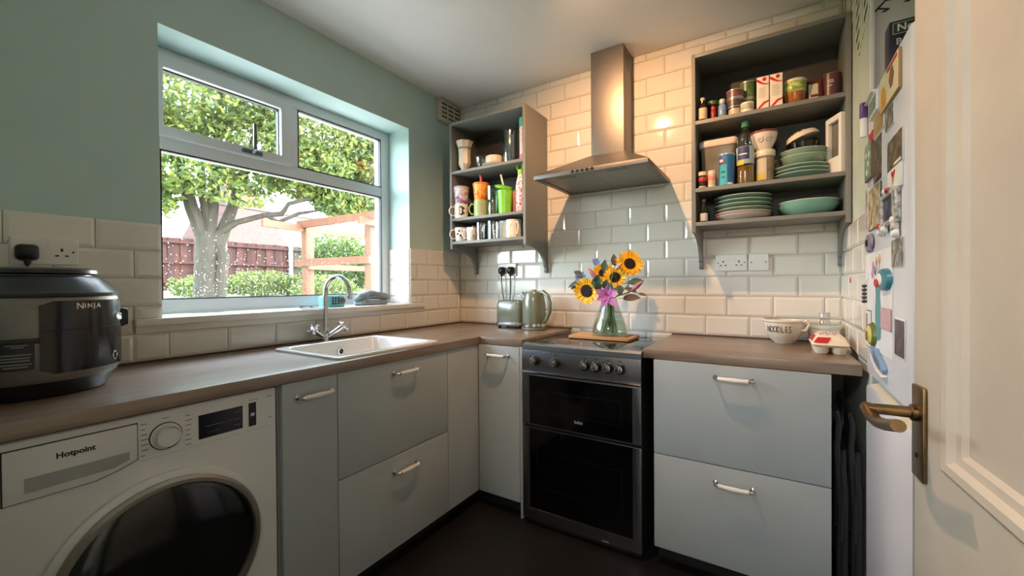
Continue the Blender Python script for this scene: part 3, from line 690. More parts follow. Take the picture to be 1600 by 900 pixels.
# folded chairs kept in the gap beside the fridge
m_tube = mat('dark_grey_tube', '#34373b', .3, .4)
def folded(x, lab):
    t = thing('folding_chair', lab, 'chair', (x, -.4, 0), group='folded chairs beside the drawers')
    q = B(); q.tube([(x, -.60, .02), (x + .006, -.598, .40), (x - .004, -.59, .62), (x + .003, -.58, .70), (x, -.56, .73), (x, -.25, .74), (x, -.22, .70), (x, -.20, .02)], .010, 8); q.build('leg', m_tube, t)
    q = B(); q.tube([(x + .016, -.61, .16), (x + .018, -.605, .46), (x + .013, -.60, .55), (x + .018, -.58, .60), (x + .016, -.30, .62), (x + .016, -.26, .1)], .009, 8); q.build('leg', m_tube, t)
    B().tube([(x + .008, -.612, .30), (x + .012, -.6, .46)], .006, 6).build('brace', m_tube, t)
    B().box(x - .004, x + .012, -.52, -.24, .30, .60).build('seat', m_dark, t, bevel=.003)
    return t
folded(2.188, 'folded black metal chair in the gap, nearest the drawers')
folded(2.226, 'folded black metal chair in the gap, nearest the fridge')
# ------------------------------------------------------------------ garden beyond the window
gq = B()
gx = [-.30, -3, -6, -9, -10.6, -14, -40]; gz = [.25, .45, .70, .86, .93, .93, .93]
gv = []; 
for x, z in zip(gx, gz): gv += [(x, -14, z), (x, 22, z)]
gq.add(gv, [(2 * i, 2 * i + 1, 2 * i + 3, 2 * i + 2) for i in range(len(gx) - 1)])
struct(gq.build('lawn_ground', m_grass))
def gz_at(x):
    return float(np.interp(-x, [-a for a in gx], gz))
struct(B().box(-3.2, -.301, -7, 9, .20, .50).build('bounce_ground', mat('pale_bounce_slab', '#dcd8cf', .9, noise=.12, scale=3)))  # added slab out of view, pale to bounce daylight up to the ceiling
# outer skin of the house so that daylight enters only by the window
struct(B().box(-.30, -.281, -2.6, -1.81, -.1, 3.2).build('wall_outside', m_conc))

# fence: posts, gravel boards and individual vertical boards per bay
def fence_bay(y0, y1, x, col, label):
    t = thing('garden_fence', label, 'fence', (x, (y0 + y1) / 2, gz_at(x)), group=None)
    n = int((y1 - y0) / .125); w_ = (y1 - y0) / n; ms = {}
    for i in range(n):
        z1 = 2.41 + rnd.uniform(-.012, .012)
        key = i % 3
        b_ = B().box(x + (0 if i % 2 else .012), x + .02 + (0 if i % 2 else .012), y0 + i * w_ + .002, y0 + (i + 1) * w_ + .012, gz_at(x) + .18, z1)
        b_.build('board', col[key], t)
    for z in (1.30, 1.78, 2.28): B().box(x + .033, x + .065, y0, y1, z, z + .05).build('rail', col[0], t)
    B().box(x, x + .05, y0, y1, gz_at(x) - .05, gz_at(x) + .18).build('gravel_board', m_conc, t)
fc = [mat('fence_board_red_brown', '#472624', .85, noise=.2, scale=14, stretch=(1, 1, .15)), mat('fence_board_dark_red', '#3a1f1e', .85, noise=.2, scale=14, stretch=(1, 1, .15)), mat('fence_board_faded', '#4f2c29', .85, noise=.2, scale=14, stretch=(1, 1, .15))]
fd = [mat('fence_board_grey_brown', '#3f3634', .85, noise=.2, scale=14, stretch=(1, 1, .15))] * 3
labs = ['red-brown boarded fence panel left of the tree trunk', 'red-brown boarded fence panel behind the tree trunk', 'dark red fence panel seen between trunk and pergola', 'grey-brown fence panel behind the front pergola post', 'shaded fence panel behind the pergola rails', 'shaded fence panel at the far right behind the hedge']
ys = [-.60, 1.10, 2.90, 4.70, 6.5, 8.3, 10.1]
for i in range(6): fence_bay(ys[i] + .055, ys[i + 1] - .07, -10.5, fc if i < 3 else fd, labs[i])
for i, y in enumerate(ys[:7]):
    tag(B().prism([(y - .05, gz_at(-10.5) - .1), (y + .05, gz_at(-10.5) - .1), (y + .05, 2.44), (y, 2.48), (y - .05, 2.44)], 'x', -10.52, -10.42).build('fence_post', m_conc, org=(-10.5, y, .95)),
        ['concrete fence post at the left window edge', 'concrete fence post left of the tree', 'pale concrete fence post just right of the trunk', 'blue-grey fence post left of the pergola', 'fence post behind the pergola rails', 'fence post behind the hedge', 'fence post at the far end of the fence'][i], 'post')

# pergola of orange pine
pg = thing('pergola', 'open timber pergola of orange pine with crossing rails beyond the window', 'pergola', (-3.7, 1.5, .6))
P1 = (-4.17, 1.37); P2 = (-2.92, 1.565)
for (x, y), zt, w_ in ((P1, 2.19, .065), (P2, 2.25, .065)): B().box(x - w_, x + w_, y - w_, y + w_, gz_at(x) - .1, zt).build('post', m_pine, pg, bevel=.006)
P3 = (-4.45, 3.1); P4 = (-3.05, 3.35)
for (x, y), zt in ((P3, 2.16), (P4, 2.16)): B().box(x - .06, x + .06, y - .06, y + .06, gz_at(x) - .1, zt).build('post', m_pine, pg, bevel=.006)
def beam(a, b, h, w_=.045):
    a = Vector(a); b = Vector(b); d = (b - a).normalized(); s_ = Vector((-d.y, d.x, 0)) * w_ / 2; u = Vector((0, 0, h / 2))
    q = B(); q.rings([[p - s_ - u, p + s_ - u, p + s_ + u, p - s_ + u] for p in (a, b)]); q.build('rail', m_pine, pg)
dx, dy = P2[0] - P1[0], P2[1] - P1[1]
off = Vector((.075, -.075 * dx / dy * 0, 0)); n_ = Vector((dy, -dx, 0)).normalized() * -.09
if n_.y > 0: n_ = -n_
def ext(A, C_, z0, z1, e0=.12, e1=.25, o=Vector((0, 0, 0))):
    a = Vector((*A, z0)); b = Vector((*C_, z1)); d = (b - a).normalized(); return a - d * e0 + o, b + d * e1 + o
beam(*ext(P1, P2, 2.15, 2.19, .1, .8, n_), .11); beam(*ext(P1, P2, 1.56, 1.57, .16, .06, n_), .11)
beam(*ext(P1, P3, 2.09, 2.09, .75, .3), .10); beam(*ext(P1, P3, 1.50, 1.50, .06, .1, Vector((.09, 0, 0))), .09)
beam(*ext(P2, P4, 2.10, 2.10, .3, .3, Vector((.09, 0, 0))), .10); beam(*ext(P3, P4, 2.10, 2.10, .3, .3), .10); beam(*ext(P3, P4, 1.52, 1.52, .1, .1), .09)

# neighbour's house with a red tiled gable end behind the fence
nh = thing('neighbour_house', 'neighbouring house with pinkish red tiled roof behind the fence', 'house', (-19, 7.3, .93))
m_brick = mat('white_render', '#e8e4de', .9)
def roof_tiles():
    m = bpy.data.materials.new('red_roof_tiles'); m.use_nodes = True
    t = m.node_tree; n = t.nodes; L = t.links; p = n['Principled BSDF']
    tc = n.new('ShaderNodeTexCoord'); sx = n.new('ShaderNodeSeparateXYZ'); cb = n.new('ShaderNodeCombineXYZ'); L.new(tc.outputs['Object'], sx.inputs[0])
    L.new(sx.outputs['Y'], cb.inputs[0]); L.new(sx.outputs['Z'], cb.inputs[1])
    b = n.new('ShaderNodeTexBrick'); b.inputs['Scale'].default_value = 2.2; b.inputs['Color1'].default_value = lin('#5a2d23'); b.inputs['Color2'].default_value = lin('#48231d'); b.inputs['Mortar'].default_value = lin('#331a16')
    b.inputs['Mortar Size'].default_value = .03; b.inputs['Bias'].default_value = .2
    L.new(cb.outputs[0], b.inputs[0]); L.new(b.outputs[0], p.inputs['Base Color']); p.inputs['Roughness'].default_value = .85
    return m
m_rt = roof_tiles()
B().box(-24.5, -18.6, 6.75, 9.15, .9, 2.9).build('wall', m_brick, nh)
q = B(); q.add([(-18.3, 6.5, 2.75), (-18.3, 9.4, 2.75), (-21.5, 8.6, 7.2), (-21.5, 7.6, 7.2), (-24.8, 6.5, 2.75), (-24.8, 9.4, 2.75)], [(0, 1, 2, 3), (1, 5, 2), (5, 4, 3, 2), (4, 0, 3), (0, 4, 5, 1)]); q.build('roof', m_rt, nh)
q = B().box(-18.6, -18.5, 7.4, 8.2, 1.5, 2.5).build('window', mat('dark_far_window', '#3c4448', .1), nh)
nh2 = thing('white_house', 'white rendered house wall with low roof right of the red roof', 'house', (-24, 13, .93))
B().box(-28, -22, 10.3, 16, .9, 4.6).build('wall', m_brick, nh2)
q = B(); q.add([(-21.7, 10.0, 4.5), (-21.7, 16.3, 4.5), (-25, 14.5, 6.2), (-25, 11.8, 6.2), (-28.3, 10.0, 4.5), (-28.3, 16.3, 4.5)], [(0, 1, 2, 3), (1, 5, 2), (5, 4, 3, 2), (4, 0, 3), (0, 4, 5, 1)]); q.build('roof', m_rt, nh2)

# foliage
rs = np.random.RandomState(3)
def leaf_cloud(name, blobs, n, size, m, parent, flat=.6):
    """n small folded leaf quads scattered through ellipsoid blobs ((x,y,z),(rx,ry,rz),weight)"""
    wts = np.array([b[2] for b in blobs], float); wts /= wts.sum(); V = []; F = []
    idx = rs.choice(len(blobs), n, p=wts)
    c = np.array([b[0] for b in blobs])[idx]; r = np.array([b[1] for b in blobs])[idx]
    d = rs.normal(size=(n, 3)); d /= np.linalg.norm(d, axis=1)[:, None]; rad = rs.uniform(.25, 1, n) ** .5
    p = c + d * r * rad[:, None]
    a = rs.normal(size=(n, 3)); a /= np.linalg.norm(a, axis=1)[:, None]
    b = np.cross(a, rs.normal(size=(n, 3))); b /= np.linalg.norm(b, axis=1)[:, None]
    s_ = (size * rs.uniform(.6, 1.4, n))[:, None]
    Vv = np.stack([p - a * s_, p + b * s_ * .45, p + a * s_, p - b * s_ * .45], 1).reshape(-1, 3)
    off = LOC[parent.name]; Vv = Vv - np.array(off)
    me = bpy.data.meshes.new(name); me.vertices.add(4 * n); me.vertices.foreach_set('co', Vv.ravel())
    me.loops.add(4 * n); me.loops.foreach_set('vertex_index', np.arange(4 * n)); me.polygons.add(n); me.polygons.foreach_set('loop_start', np.arange(0, 4 * n, 4))
    try: me.polygons.foreach_set('loop_total', np.full(n, 4))
    except Exception: pass
    ml = m if isinstance(m, (list, tuple)) else [m]
    for q_ in ml: me.materials.append(q_)
    me.polygons.foreach_set('material_index', rs.randint(0, len(ml), n)); me.update(calc_edges=True); me.validate()
    o = bpy.data.objects.new(name, me); COL.objects.link(o); o.parent = parent; LOC[o.name] = off
    return tag(o, kind='stuff')
def leaf_mat(name, col):
    m = mat(name, col, .55, noise=.25, scale=2); p = m.node_tree.nodes['Principled BSDF']
    n = m.node_tree.nodes; L = m.node_tree.links; t = n.new('ShaderNodeBsdfTranslucent'); mx = n.new('ShaderNodeMixShader'); mx.inputs[0].default_value = .55
    t.inputs[0].default_value = lin(col); L.new(p.outputs[0], mx.inputs[1]); L.new(t.outputs[0], mx.inputs[2]); L.new(mx.outputs[0], n['Material Output'].inputs[0])
    return m
lm = [leaf_mat('leaf_yellow_green', '#8f974c'), leaf_mat('leaf_mid_green', '#6c7d42'), leaf_mat('leaf_dull_green', '#586b42')]
ld = [leaf_mat('leaf_dark_green', '#3f5a30'), leaf_mat('leaf_deep_green', '#526d38'), leaf_mat('leaf_olive', '#77864a')]
lf = lm + [leaf_mat('leaf_rust', '#a0703c')]
tr = thing('tree', 'grey-barked tree with several stems and spreading crown outside the window', 'tree', (-6.11, .74, .70))
T0 = Vector((-6.11, .735, .6)); 
def rel(x, y, z): return (x, y, z)
B().tube([(-6.11, .735, .55), (-6.11, .74, 1.1), (-6.10, .75, 1.6), (-6.09, .77, 2.0), (-6.08, .78, 2.12)], [.20, .165, .155, .17, .12], 14).build('trunk', m_bark, tr)
B().tube([(-6.06, .84, .55), (-6.02, .92, 1.2), (-5.99, .96, 1.7), (-6.04, .86, 2.05)], [.13, .10, .10, .10], 10).build('trunk', m_bark, tr)
for pts, rr in ((([-6.1, .74, 2.0], [-6.15, .58, 2.5], [-6.15, .42, 3.2], [-6.2, .15, 4.2], [-6.2, -.1, 5.2]), [.12, .10, .085, .06, .03]),
                (([-6.08, .78, 2.0], [-6.05, .85, 2.6], [-6.0, .88, 3.4], [-5.95, .95, 4.4], [-5.9, 1.0, 5.4]), [.11, .09, .075, .05, .025]),
                (([-6.02, .90, 1.9], [-5.95, 1.08, 2.5], [-5.85, 1.25, 3.2], [-5.75, 1.5, 4.2], [-5.7, 1.6, 5.0]), [.11, .09, .075, .05, .025]),
                (([-6.05, .82, 2.1], [-6.1, .70, 2.8], [-6.15, .72, 3.6], [-6.2, .8, 4.6]), [.08, .065, .05, .03]),
                (([-6.0, .85, 2.05], [-5.8, 1.10, 2.30], [-5.55, 1.45, 2.45], [-5.4, 1.65, 2.48], [-5.3, 1.72, 2.66], [-5.1, 2.0, 2.78], [-4.9, 2.3, 3.05]), [.06, .05, .045, .045, .04, .035, .02]),
                (([-5.55, 1.45, 2.45], [-5.45, 1.62, 2.34], [-5.25, 1.9, 2.52], [-5.0, 2.3, 2.62]), [.035, .035, .03, .015]),
                (([-6.15, .42, 3.2], [-5.9, -.1, 3.5], [-5.7, -.5, 3.8]), [.05, .035, .015]), (([-5.85, 1.25, 3.2], [-5.5, 1.9, 3.6], [-5.2, 2.5, 3.8]), [.05, .035, .015])):
    B().tube(pts, rr, 9).build('branch', m_bark, tr)
leaf_cloud('foliage', [((-6.1, -.9, 2.75), (.7, .75, .55), 1.3), ((-6.15, .05, 2.62), (.42, .38, .38), .55), ((-6.2, -.3, 3.6), (1.0, .9, .6), 1.8), ((-6, .3, 4.4), (1.4, 1.3, .8), 4), ((-5.8, 1.3, 3.7), (.9, .8, .6), 1.4), ((-5.3, 2.2, 3.3), (.8, .8, .55), 3.2), ((-5.4, 2.4, 4.3), (1.2, 1.3, .9), 5), ((-4.9, 2.6, 2.8), (.6, .6, .35), 1.3), ((-6, 1, 5.3), (1.8, 2, .7), 4), ((-6.4, -1.6, 4.0), (1.0, 1.1, .9), 3), ((-5.7, .2, 3.0), (.5, .6, .35), .5), ((-5.6, 1.2, 3.1), (.4, .6, .35), .5), ((-5.5, .9, 2.75), (.3, .7, .25), .2)], 42000, .056, lm, tr)
t2 = thing('tree', 'leafy yellow-green tree filling the right of the window above the pergola', 'tree', (-5.6, 5.4, .7))
B().tube([(-5.6, 5.4, .5), (-5.6, 5.4, 2.2), (-5.4, 5.2, 4.0)], [.14, .11, .05], 10).build('trunk', m_bark, t2)
for pts in (([-5.6, 5.4, 2.2], [-5.2, 4.7, 3.2], [-4.9, 4.0, 3.8]), ([-5.6, 5.4, 2.3], [-5.4, 6.2, 3.4], [-5.2, 7.0, 4.4]), ([-5.58, 5.4, 2.6], [-6.0, 4.6, 3.8], [-6.2, 3.9, 4.6])):
    B().tube(pts, [.06, .045, .02], 8).build('branch', m_bark, t2)
leaf_cloud('foliage', [((-4.9, 3.6, 3.3), (1.1, .9, .6), 4), ((-5.2, 4.6, 4.2), (1.4, 1.5, 1.2), 7), ((-5.0, 5.8, 3.3), (1.2, 1.4, 1.0), 5), ((-5.6, 6.8, 4.6), (1.4, 1.6, 1.4), 6), ((-5.6, 4.0, 5.0), (1.3, 1.4, .7), 4)], 36000, .06, lf, t2)
# hedge and border shrubs, each a thing
def shrub(name, lab, c, r, n, sz, m, cat='shrub'):
    t = thing(name, lab, cat, (c[0], c[1], gz_at(c[0])))
    z0 = gz_at(c[0])
    q = B()
    for k in range(5):
        a = k * 1.3; q = B(); q.tube([(c[0], c[1], z0 - .03), (c[0] + math.cos(a) * r[0] * .3, c[1] + math.sin(a) * r[1] * .3, z0 + r[2]), (c[0] + math.cos(a) * r[0] * .6, c[1] + math.sin(a) * r[1] * .6, z0 + r[2] * 1.5)], [.015, .011, .005], 5).build('stem', m_bark, t)
    leaf_cloud('foliage', [((c[0], c[1], z0 + r[2] * 1.02), r, 1)], n, sz, m, t); return t
shrub('hedge_shrub', 'tall dark hedge bush behind the pergola rails', (-8.6, 5.1, 0), (.7, 1.2, .95), 5200, .06, ld, 'hedge')
shrub('hedge_shrub', 'dark hedge bush at the right window edge behind the pergola', (-7.6, 6.9, 0), (.7, 1.1, 1.0), 5200, .06, ld, 'hedge')
shrub('border_shrub', 'low green border plant at the foot of the trunk', (-9.6, 2.1, 0), (.5, .8, .30), 1500, .045, lm + ld)
shrub('border_shrub', 'low flowering border plant before the dark red fence', (-9.5, 3.4, 0), (.5, .9, .38), 1900, .045, lm + ld)
shrub('border_shrub', 'low border plant left of the front pergola post', (-9.3, 4.5, 0), (.5, .9, .34), 1700, .045, lm + ld)
shrub('border_shrub', 'leafy plant between the two pergola posts', (-6.3, 3.1, 0), (.5, .8, .36), 1800, .045, lm)
shrub('border_shrub', 'leafy plant beside the rear pergola post', (-5.2, 4.0, 0), (.5, .7, .40), 1700, .045, lm)
tag(B().tube([(-9, -2, 3.35), (-9, 2, 3.12), (-9, 6, 3.05), (-9, 12, 3.5)], .012, 5).build('overhead_cable', m_black, org=(-9, 4, 3.1)), 'thin overhead cable crossing the sky behind the tree', 'cable')
# ------------------------------------------------------------------ things on the worktops and sill
def M2(name, col, **k):
    return bpy.data.materials[name] if name in bpy.data.materials else mat(name, col, **k)
# multi cooker
NCX, NCY = .27, -2.18
nj = thing('multi_cooker', 'large steel and black multi cooker at the left end of the worktop', 'cooker appliance', (NCX, NCY, ZT))
q = B().lathe([(.150, .0008), (.155, .004), (.165, .03), (.176, .045)], (NCX, NCY, ZT), 48); q.build('base', m_black, nj)
q = B().lathe([(.176, .045), (.181, .055), (.183, .17), (.182, .262), (.178, .270)], (NCX, NCY, ZT), 64, cap0=False, cap1=False); q.build('body', m_steel, nj)
q = B().lathe([(.183, .271), (.184, .279), (.176, .288), (.150, .320), (.140, .326), (.128, .326), (.128, .330), (.140, .334), (.139, .344), (.12, .350), (.0, .352)], (NCX, NCY, ZT), 56, cap0=False)
q.build('lid', mat('black_satin_lid', '#1c1e20', .28), nj, angle=25)
B().lathe([(.1845, .150), (.1852, .1515), (.1852, .163), (.1845, .1645)], (NCX, NCY, ZT), 64, cap0=False, cap1=False).build('trim_band', m_black, nj)
def sector(a0, a1, z0, z1, r0, r1, n=14, inset=.0):
    q = B(); R = []
    for i in range(n + 1):
        a = math.radians(a0 + (a1 - a0) * i / n); e = min(i, n - i) / n
        dz = 0 if e > .1 else (.1 - e) / .1 * inset
        c_, s_ = math.cos(a), math.sin(a)
        R.append([(NCX + r0 * c_, NCY + r0 * s_, z0 + dz), (NCX + r1 * c_, NCY + r1 * s_, z0 + dz + .002), (NCX + r1 * c_, NCY + r1 * s_, z1 - dz - .002), (NCX + r0 * c_, NCY + r0 * s_, z1 - dz)])
    return q.rings(R)
pn = sector(-4, 76, .983, 1.178, .17, .1885, 20, .012).build('control_panel', M2('gloss_black_panel', '#0b0b0d', rough=.15), nj, angle=40)
sector(-3, 70, 1.098, 1.1005, .180, .1895, 16).build('panel_ridge', m_dark, pn)
sector(8, 28, .995, 1.092, .180, .1892, 8, .004).build('touch_area', M2('touch_area_grey', '#1d1c1d', rough=.2), pn)
curved_text(pn, 'NINJA', .017, (NCX, NCY), .1888, math.radians(27), 1.161, m_silver, step=.0116 / .1888, first=1.35)
nj.scale = (.965, .965, .965)
sector(54, 68, 1.112, 1.136, .180, .1915, 6, .006).build('pressure_slider', m_chrome, pn)
a = math.radians(52); N_ = Vector((math.cos(a), math.sin(a), 0)); T_ = Vector((-math.sin(a), math.cos(a), 0))
B().lathe([(.012, -.002), (.0125, .0015), (.0105, .002), (.0100, -.001)], (NCX + .1886 * math.cos(a), NCY + .1886 * math.sin(a), 1.010), 22, (T_, Vector((0, 0, 1)), N_), cap0=False, cap1=False).build('dial_ring', m_chrome, pn)
lb = sector(-27, -6.5, 1.002, 1.074, .18, .1848, 8, .002).build('label', M2('black_label', '#17181a', rough=.4), nj)
for i, (a0, a1, z, hh) in enumerate(((-22, -10, 1.066, .0018), (-19, -12, 1.061, .0018), (-25, -8, 1.042, .0012), (-24, -9, 1.034, .0012), (-24, -9, 1.027, .0012), (-25, -8, 1.018, .0012), (-23, -10, 1.011, .0012))):
    tag(sector(a0, a1, z - hh / 2, z + hh / 2, .1845, .1850, 4).build('label_line', M2('grey_label_print', '#8b8d8e', rough=.5), lb), kind='stuff')
q = B().rloft([(-.030, .030, -.022, .022, .012, 0), (-.032, .032, -.024, .024, .012, .015), (-.026, .026, -.018, .018, .01, .032)], 4)
a = math.radians(84); N_ = Vector((math.cos(a), math.sin(a), 0)); T_ = Vector((-math.sin(a), math.cos(a), 0))
M_ = Matrix((Vector((0, 0, 1)), T_, N_)).transposed().to_4x4(); M_.translation = (NCX + .172 * N_.x, NCY + .172 * N_.y, 1.118); q.xf(M_)
hn = q.build('side_handle', m_black, nj, angle=50)
B().tube([Vector((NCX, NCY, 1.121)) + N_ * .19 + T_ * -.02, Vector((NCX, NCY, 1.123)) + N_ * .205 + T_ * .012], .0018, 6).build('handle_trim', m_chrome, hn)

# sockets and plugs
def socket(label, c, R, N, w_, kind='double', plugs=()):
    """c centre on the wall, R right, N out of the wall"""
    c = Vector(c); R = Vector(R); N = Vector(N); U = Vector((0, 0, 1))
    t = thing('wall_socket' if kind == 'double' else 'wall_switch', label, 'socket' if kind == 'double' else 'switch', tuple(c))
    M_ = Matrix((R, U, N)).transposed().to_4x4(); M_.translation = c
    q = B().rloft([(-w_ / 2, w_ / 2, -.043, .043, .004, .0), (-w_ / 2, w_ / 2, -.043, .043, .004, .008), (-w_ / 2 + .003, w_ / 2 - .003, -.040, .040, .004, .011)], 3).xf(M_)
    fp = q.build('face_plate', m_sock, t)
    if kind == 'double':
        for sx in (-1, 1):
            ox = sx * .036
            for (hx, hz, hw, hh) in ((0, .006, .003, .005), (-.011, -.013, .0045, .0025), (.011, -.013, .0045, .0025)):
                B().box(ox + hx - hw, ox + hx + hw, hz - hh, hz + hh, .0106, .0113).xf(M_).build('pin_hole', m_print, fp)
            B().rloft([(sx * .011 - .006, sx * .011 + .006, .012, .030, .002, .0108), (sx * .011 - .006, sx * .011 + .006, .012, .030, .002, .0135)], 2).xf(M_).build('rocker_switch', m_sock, fp)
    else:
        B().rloft([(-.008, .022, -.010, .012, .002, .0108), (-.008, .022, -.010, .012, .002, .0135)], 2).xf(M_).build('rocker_switch', m_sock, fp)
        B().rloft([(-.026, -.014, -.012, .012, .002, .0108), (-.026, -.014, -.012, .012, .002, .0122)], 2).xf(M_).build('fuse_holder', m_sock, fp)
    for sx in (-1, 1): B().lathe([(.0032, .0105), (.0032, .0118), (0, .012)], (0, 0, 0), 8, (Vector((1, 0, 0)), Vector((0, 1, 0)), Vector((0, 0, 1)))).xf(M_ @ Matrix.Translation((sx * (w_ / 2 - .013), 0, 0))).build('screw', m_print, fp)
    return t, M_
def plug(label, M_, ox, cable_pts):
    P_ = M_ @ Vector((ox, -.004, .0135)); t = thing('power_plug', label, 'plug', tuple(P_))
    q = B().rloft([(-.024, .024, -.026, .022, .012, .0), (-.025, .025, -.027, .023, .013, .012), (-.019, .019, -.020, .017, .012, .026), (-.010, .010, -.010, .008, .008, .030)], 5).xf(M_ @ Matrix.Translation((ox, -.004, .0138)))
    q.build('plug_body', m_plug, t, angle=50)
    q = B().tube([M_ @ Vector((ox, -.026, .024)), M_ @ Vector((ox, -.038, .026)), M_ @ Vector((ox, -.048, .027))], [.010, .008, .005], 8); q.build('strain_relief', m_plug, t)
    B().tube(cable_pts, .0034, 6).build('cable', m_plug, t)
s1, SM = socket('double wall socket with one black plug above the multi cooker', (.0098, -2.107, 1.318), (0, 1, 0), (1, 0, 0), .150)
plug('single black plug in the socket above the multi cooker', SM, -.041, [(.036, -2.148, 1.270), (.038, -2.149, 1.24), (.034, -2.152, 1.10), (.045, -2.15, .96)])
s2, SM = socket('double wall socket with two black plugs above the toaster', (.433, -.0098, 1.303), (1, 0, 0), (0, -1, 0), .146)
plug('black plug above the toaster, left of the pair', SM, -.036, [(.397, -.036, 1.255), (.398, -.038, 1.22), (.403, -.034, 1.15), (.412, -.026, 1.08), (.42, -.022, 1.0), (.42, -.022, .94)])
plug('black plug above the toaster, right of the pair', SM, .036, [(.469, -.036, 1.255), (.470, -.038, 1.22), (.468, -.034, 1.16), (.458, -.026, 1.09), (.455, -.022, 1.0), (.46, -.022, .94)])
socket('white double socket with no plug below the right wall shelf', (1.809, -.0098, 1.305), (1, 0, 0), (0, -1, 0), .146)
socket('white fused switch plate beside the empty double socket', (1.932, -.0098, 1.304), (1, 0, 0), (0, -1, 0), .088, 'single')

# toaster and kettle
ts = thing('toaster', 'sage green two-slot toaster with chrome trim beside the kettle', 'toaster', (.543, -.115, ZT))
q = B().rloft([(.452, .632, -.190, -.052, .025, ZT + .016), (.448, .636, -.193, -.049, .028, ZT + .024), (.450, .634, -.191, -.051, .028, ZT + .15), (.456, .628, -.185, -.057, .026, ZT + .174), (.462, .622, -.178, -.063, .02, ZT + .180)], 5)
q.build('body', m_sage, ts, angle=50)
B().rloft([(.450, .634, -.1915, -.0505, .027, ZT + .022), (.4475, .6365, -.1945, -.0475, .029, ZT + .026), (.4475, .6365, -.1945, -.0475, .029, ZT + .042), (.449, .635, -.192, -.050, .028, ZT + .045)], 5, False, False).build('chrome_band', m_chrome, ts)
B().rloft([(.4585, .6255, -.1835, -.0585, .024, ZT + .168), (.460, .624, -.182, -.060, .024, ZT + .175)], 5, False, False).build('top_trim', m_chrome, ts)
for y in (-.150, -.098): B().box(.480, .604, y - .012, y + .012, ZT + .1795, ZT + .1812).build('bread_slot', m_black, ts)
for x in (.47, .615):
    for y in (-.17, -.07): B().lathe([(.010, .0006), (.012, .018)], (x, y, ZT), 8).build('foot', m_black, ts)
B().box(.522, .562, -.1935, -.1905, ZT + .148, ZT + .153).build('name_badge', m_chrome, ts) if 0 else None
kt = thing('kettle', 'sage green ribbed electric kettle with chrome base ring', 'kettle', (.720, -.155, ZT))
KC = (.720, -.155, ZT)
B().lathe([(.076, .0008), (.080, .004), (.079, .016), (.074, .018)], KC, 36).build('power_base', mat('dark_sage_base', '#6c7659', .4), kt)
B().lathe([(.073, .019), (.077, .022), (.0765, .040), (.074, .041)], KC, 36).build('chrome_band', m_chrome, kt)
q = B(); R = []
for r, z in ((.074, .0405), (.0755, .045), (.0750, .10), (.072, .16), (.066, .205), (.062, .225), (.055, .236), (.035, .242), (.0, .243)):
    ring = []
    for j in range(96):
        a = 2 * PI * j / 96; rr = r * (1 - (.012 if j % 4 == 0 and .045 <= z <= .14 else 0)); ring.append((KC[0] + rr * math.cos(a), KC[1] + rr * math.sin(a), KC[2] + z))
    R.append(ring)
q.rings(R); q.build('body', m_sage, kt, angle=40)
B().lathe([(.018, .242), (.016, .250), (.0, .251)], KC, 16).build('lid_knob', m_sage, kt)
q = B().tube([(KC[0] - .055, KC[1] - .01, ZT + .20), (KC[0] - .075, KC[1] - .014, ZT + .222), (KC[0] - .082, KC[1] - .016, ZT + .228)], [.022, .016, .012], 10); q.build('spout', m_sage, kt)
q = B().tube([(KC[0] + .045, KC[1] - .01, ZT + .228), (KC[0] + .075, KC[1] - .016, ZT + .236), (KC[0] + .105, KC[1] - .022, ZT + .215), (KC[0] + .124, KC[1] - .026, ZT + .165), (KC[0] + .120, KC[1] - .025, ZT + .115), (KC[0] + .095, KC[1] - .02, ZT + .065), (KC[0] + .070, KC[1] - .015, ZT + .045)], [.012, .013, .014, .014, .013, .011, .008], 12)
q.build('handle', m_sage, kt)

# chopping board, vase and flowers on the hob
cb = thing('chopping_board', 'oak chopping board on the black hob under the flower vase', 'chopping board', (1.21, -.225, .9015))
B().rloft([(1.035, 1.365, -.325, -.125, .01, .9016), (1.03, 1.37, -.33, -.12, .012, .905), (1.03, 1.37, -.33, -.12, .012, .916), (1.034, 1.366, -.326, -.124, .01, .919)], 3).build('board', m_board, cb)
B().rloft([(1.325, 1.35, -.30, -.15, .012, .9188), (1.325, 1.35, -.30, -.15, .012, .9194)], 4).build('groove', mat('oak_groove', '#6f4b2a', .6), cb)
VX, VY, VZ = 1.232, -.225, .9196
vs = thing('flower_vase', 'green-tinted conical glass vase of cut flowers on the board', 'vase', (VX, VY, VZ))
q = B(); q.lathe([(.088, .001), (.094, .006), (.095, .02), (.088, .055), (.066, .115), (.050, .16), (.042, .19), (.044, .200), (.041, .200), (.039, .19), (.047, .16), (.063, .115), (.085, .055), (.091, .02), (.086, .008), (0, .006)], (VX, VY, VZ), 40, cap0=True, cap1=False); q.build('glass_body', m_vase, vs)
B().lathe([(.0, .009), (.085, .009), (.0895, .022), (.0835, .055), (.075, .078), (.0, .078)], (VX, VY, VZ), 32, cap0=False, cap1=False).build('water', m_water, vs)
m_stem = mat('green_stem', '#5c7a3c', .6); m_petal = mat('sunflower_petal', '#f6bb14', .55, noise=.12, scale=30); m_seed = mat('sunflower_seed_head', '#20120c', .9, noise=.5, scale=150, bump=.6)
m_lily = mat('pink_lily_petal', '#b262a6', .5, noise=.2, scale=25); m_bud = mat('lily_bud', '#a86a78', .55, noise=.2, scale=20); m_blue = mat('blue_flower', '#7590c8', .55, noise=.2, scale=30)
m_lf = mat('dark_leaf', '#2f4326', .5, noise=.2, scale=20); m_lfb = mat('bronze_leaf', '#4b3a2c', .5, noise=.2, scale=20)
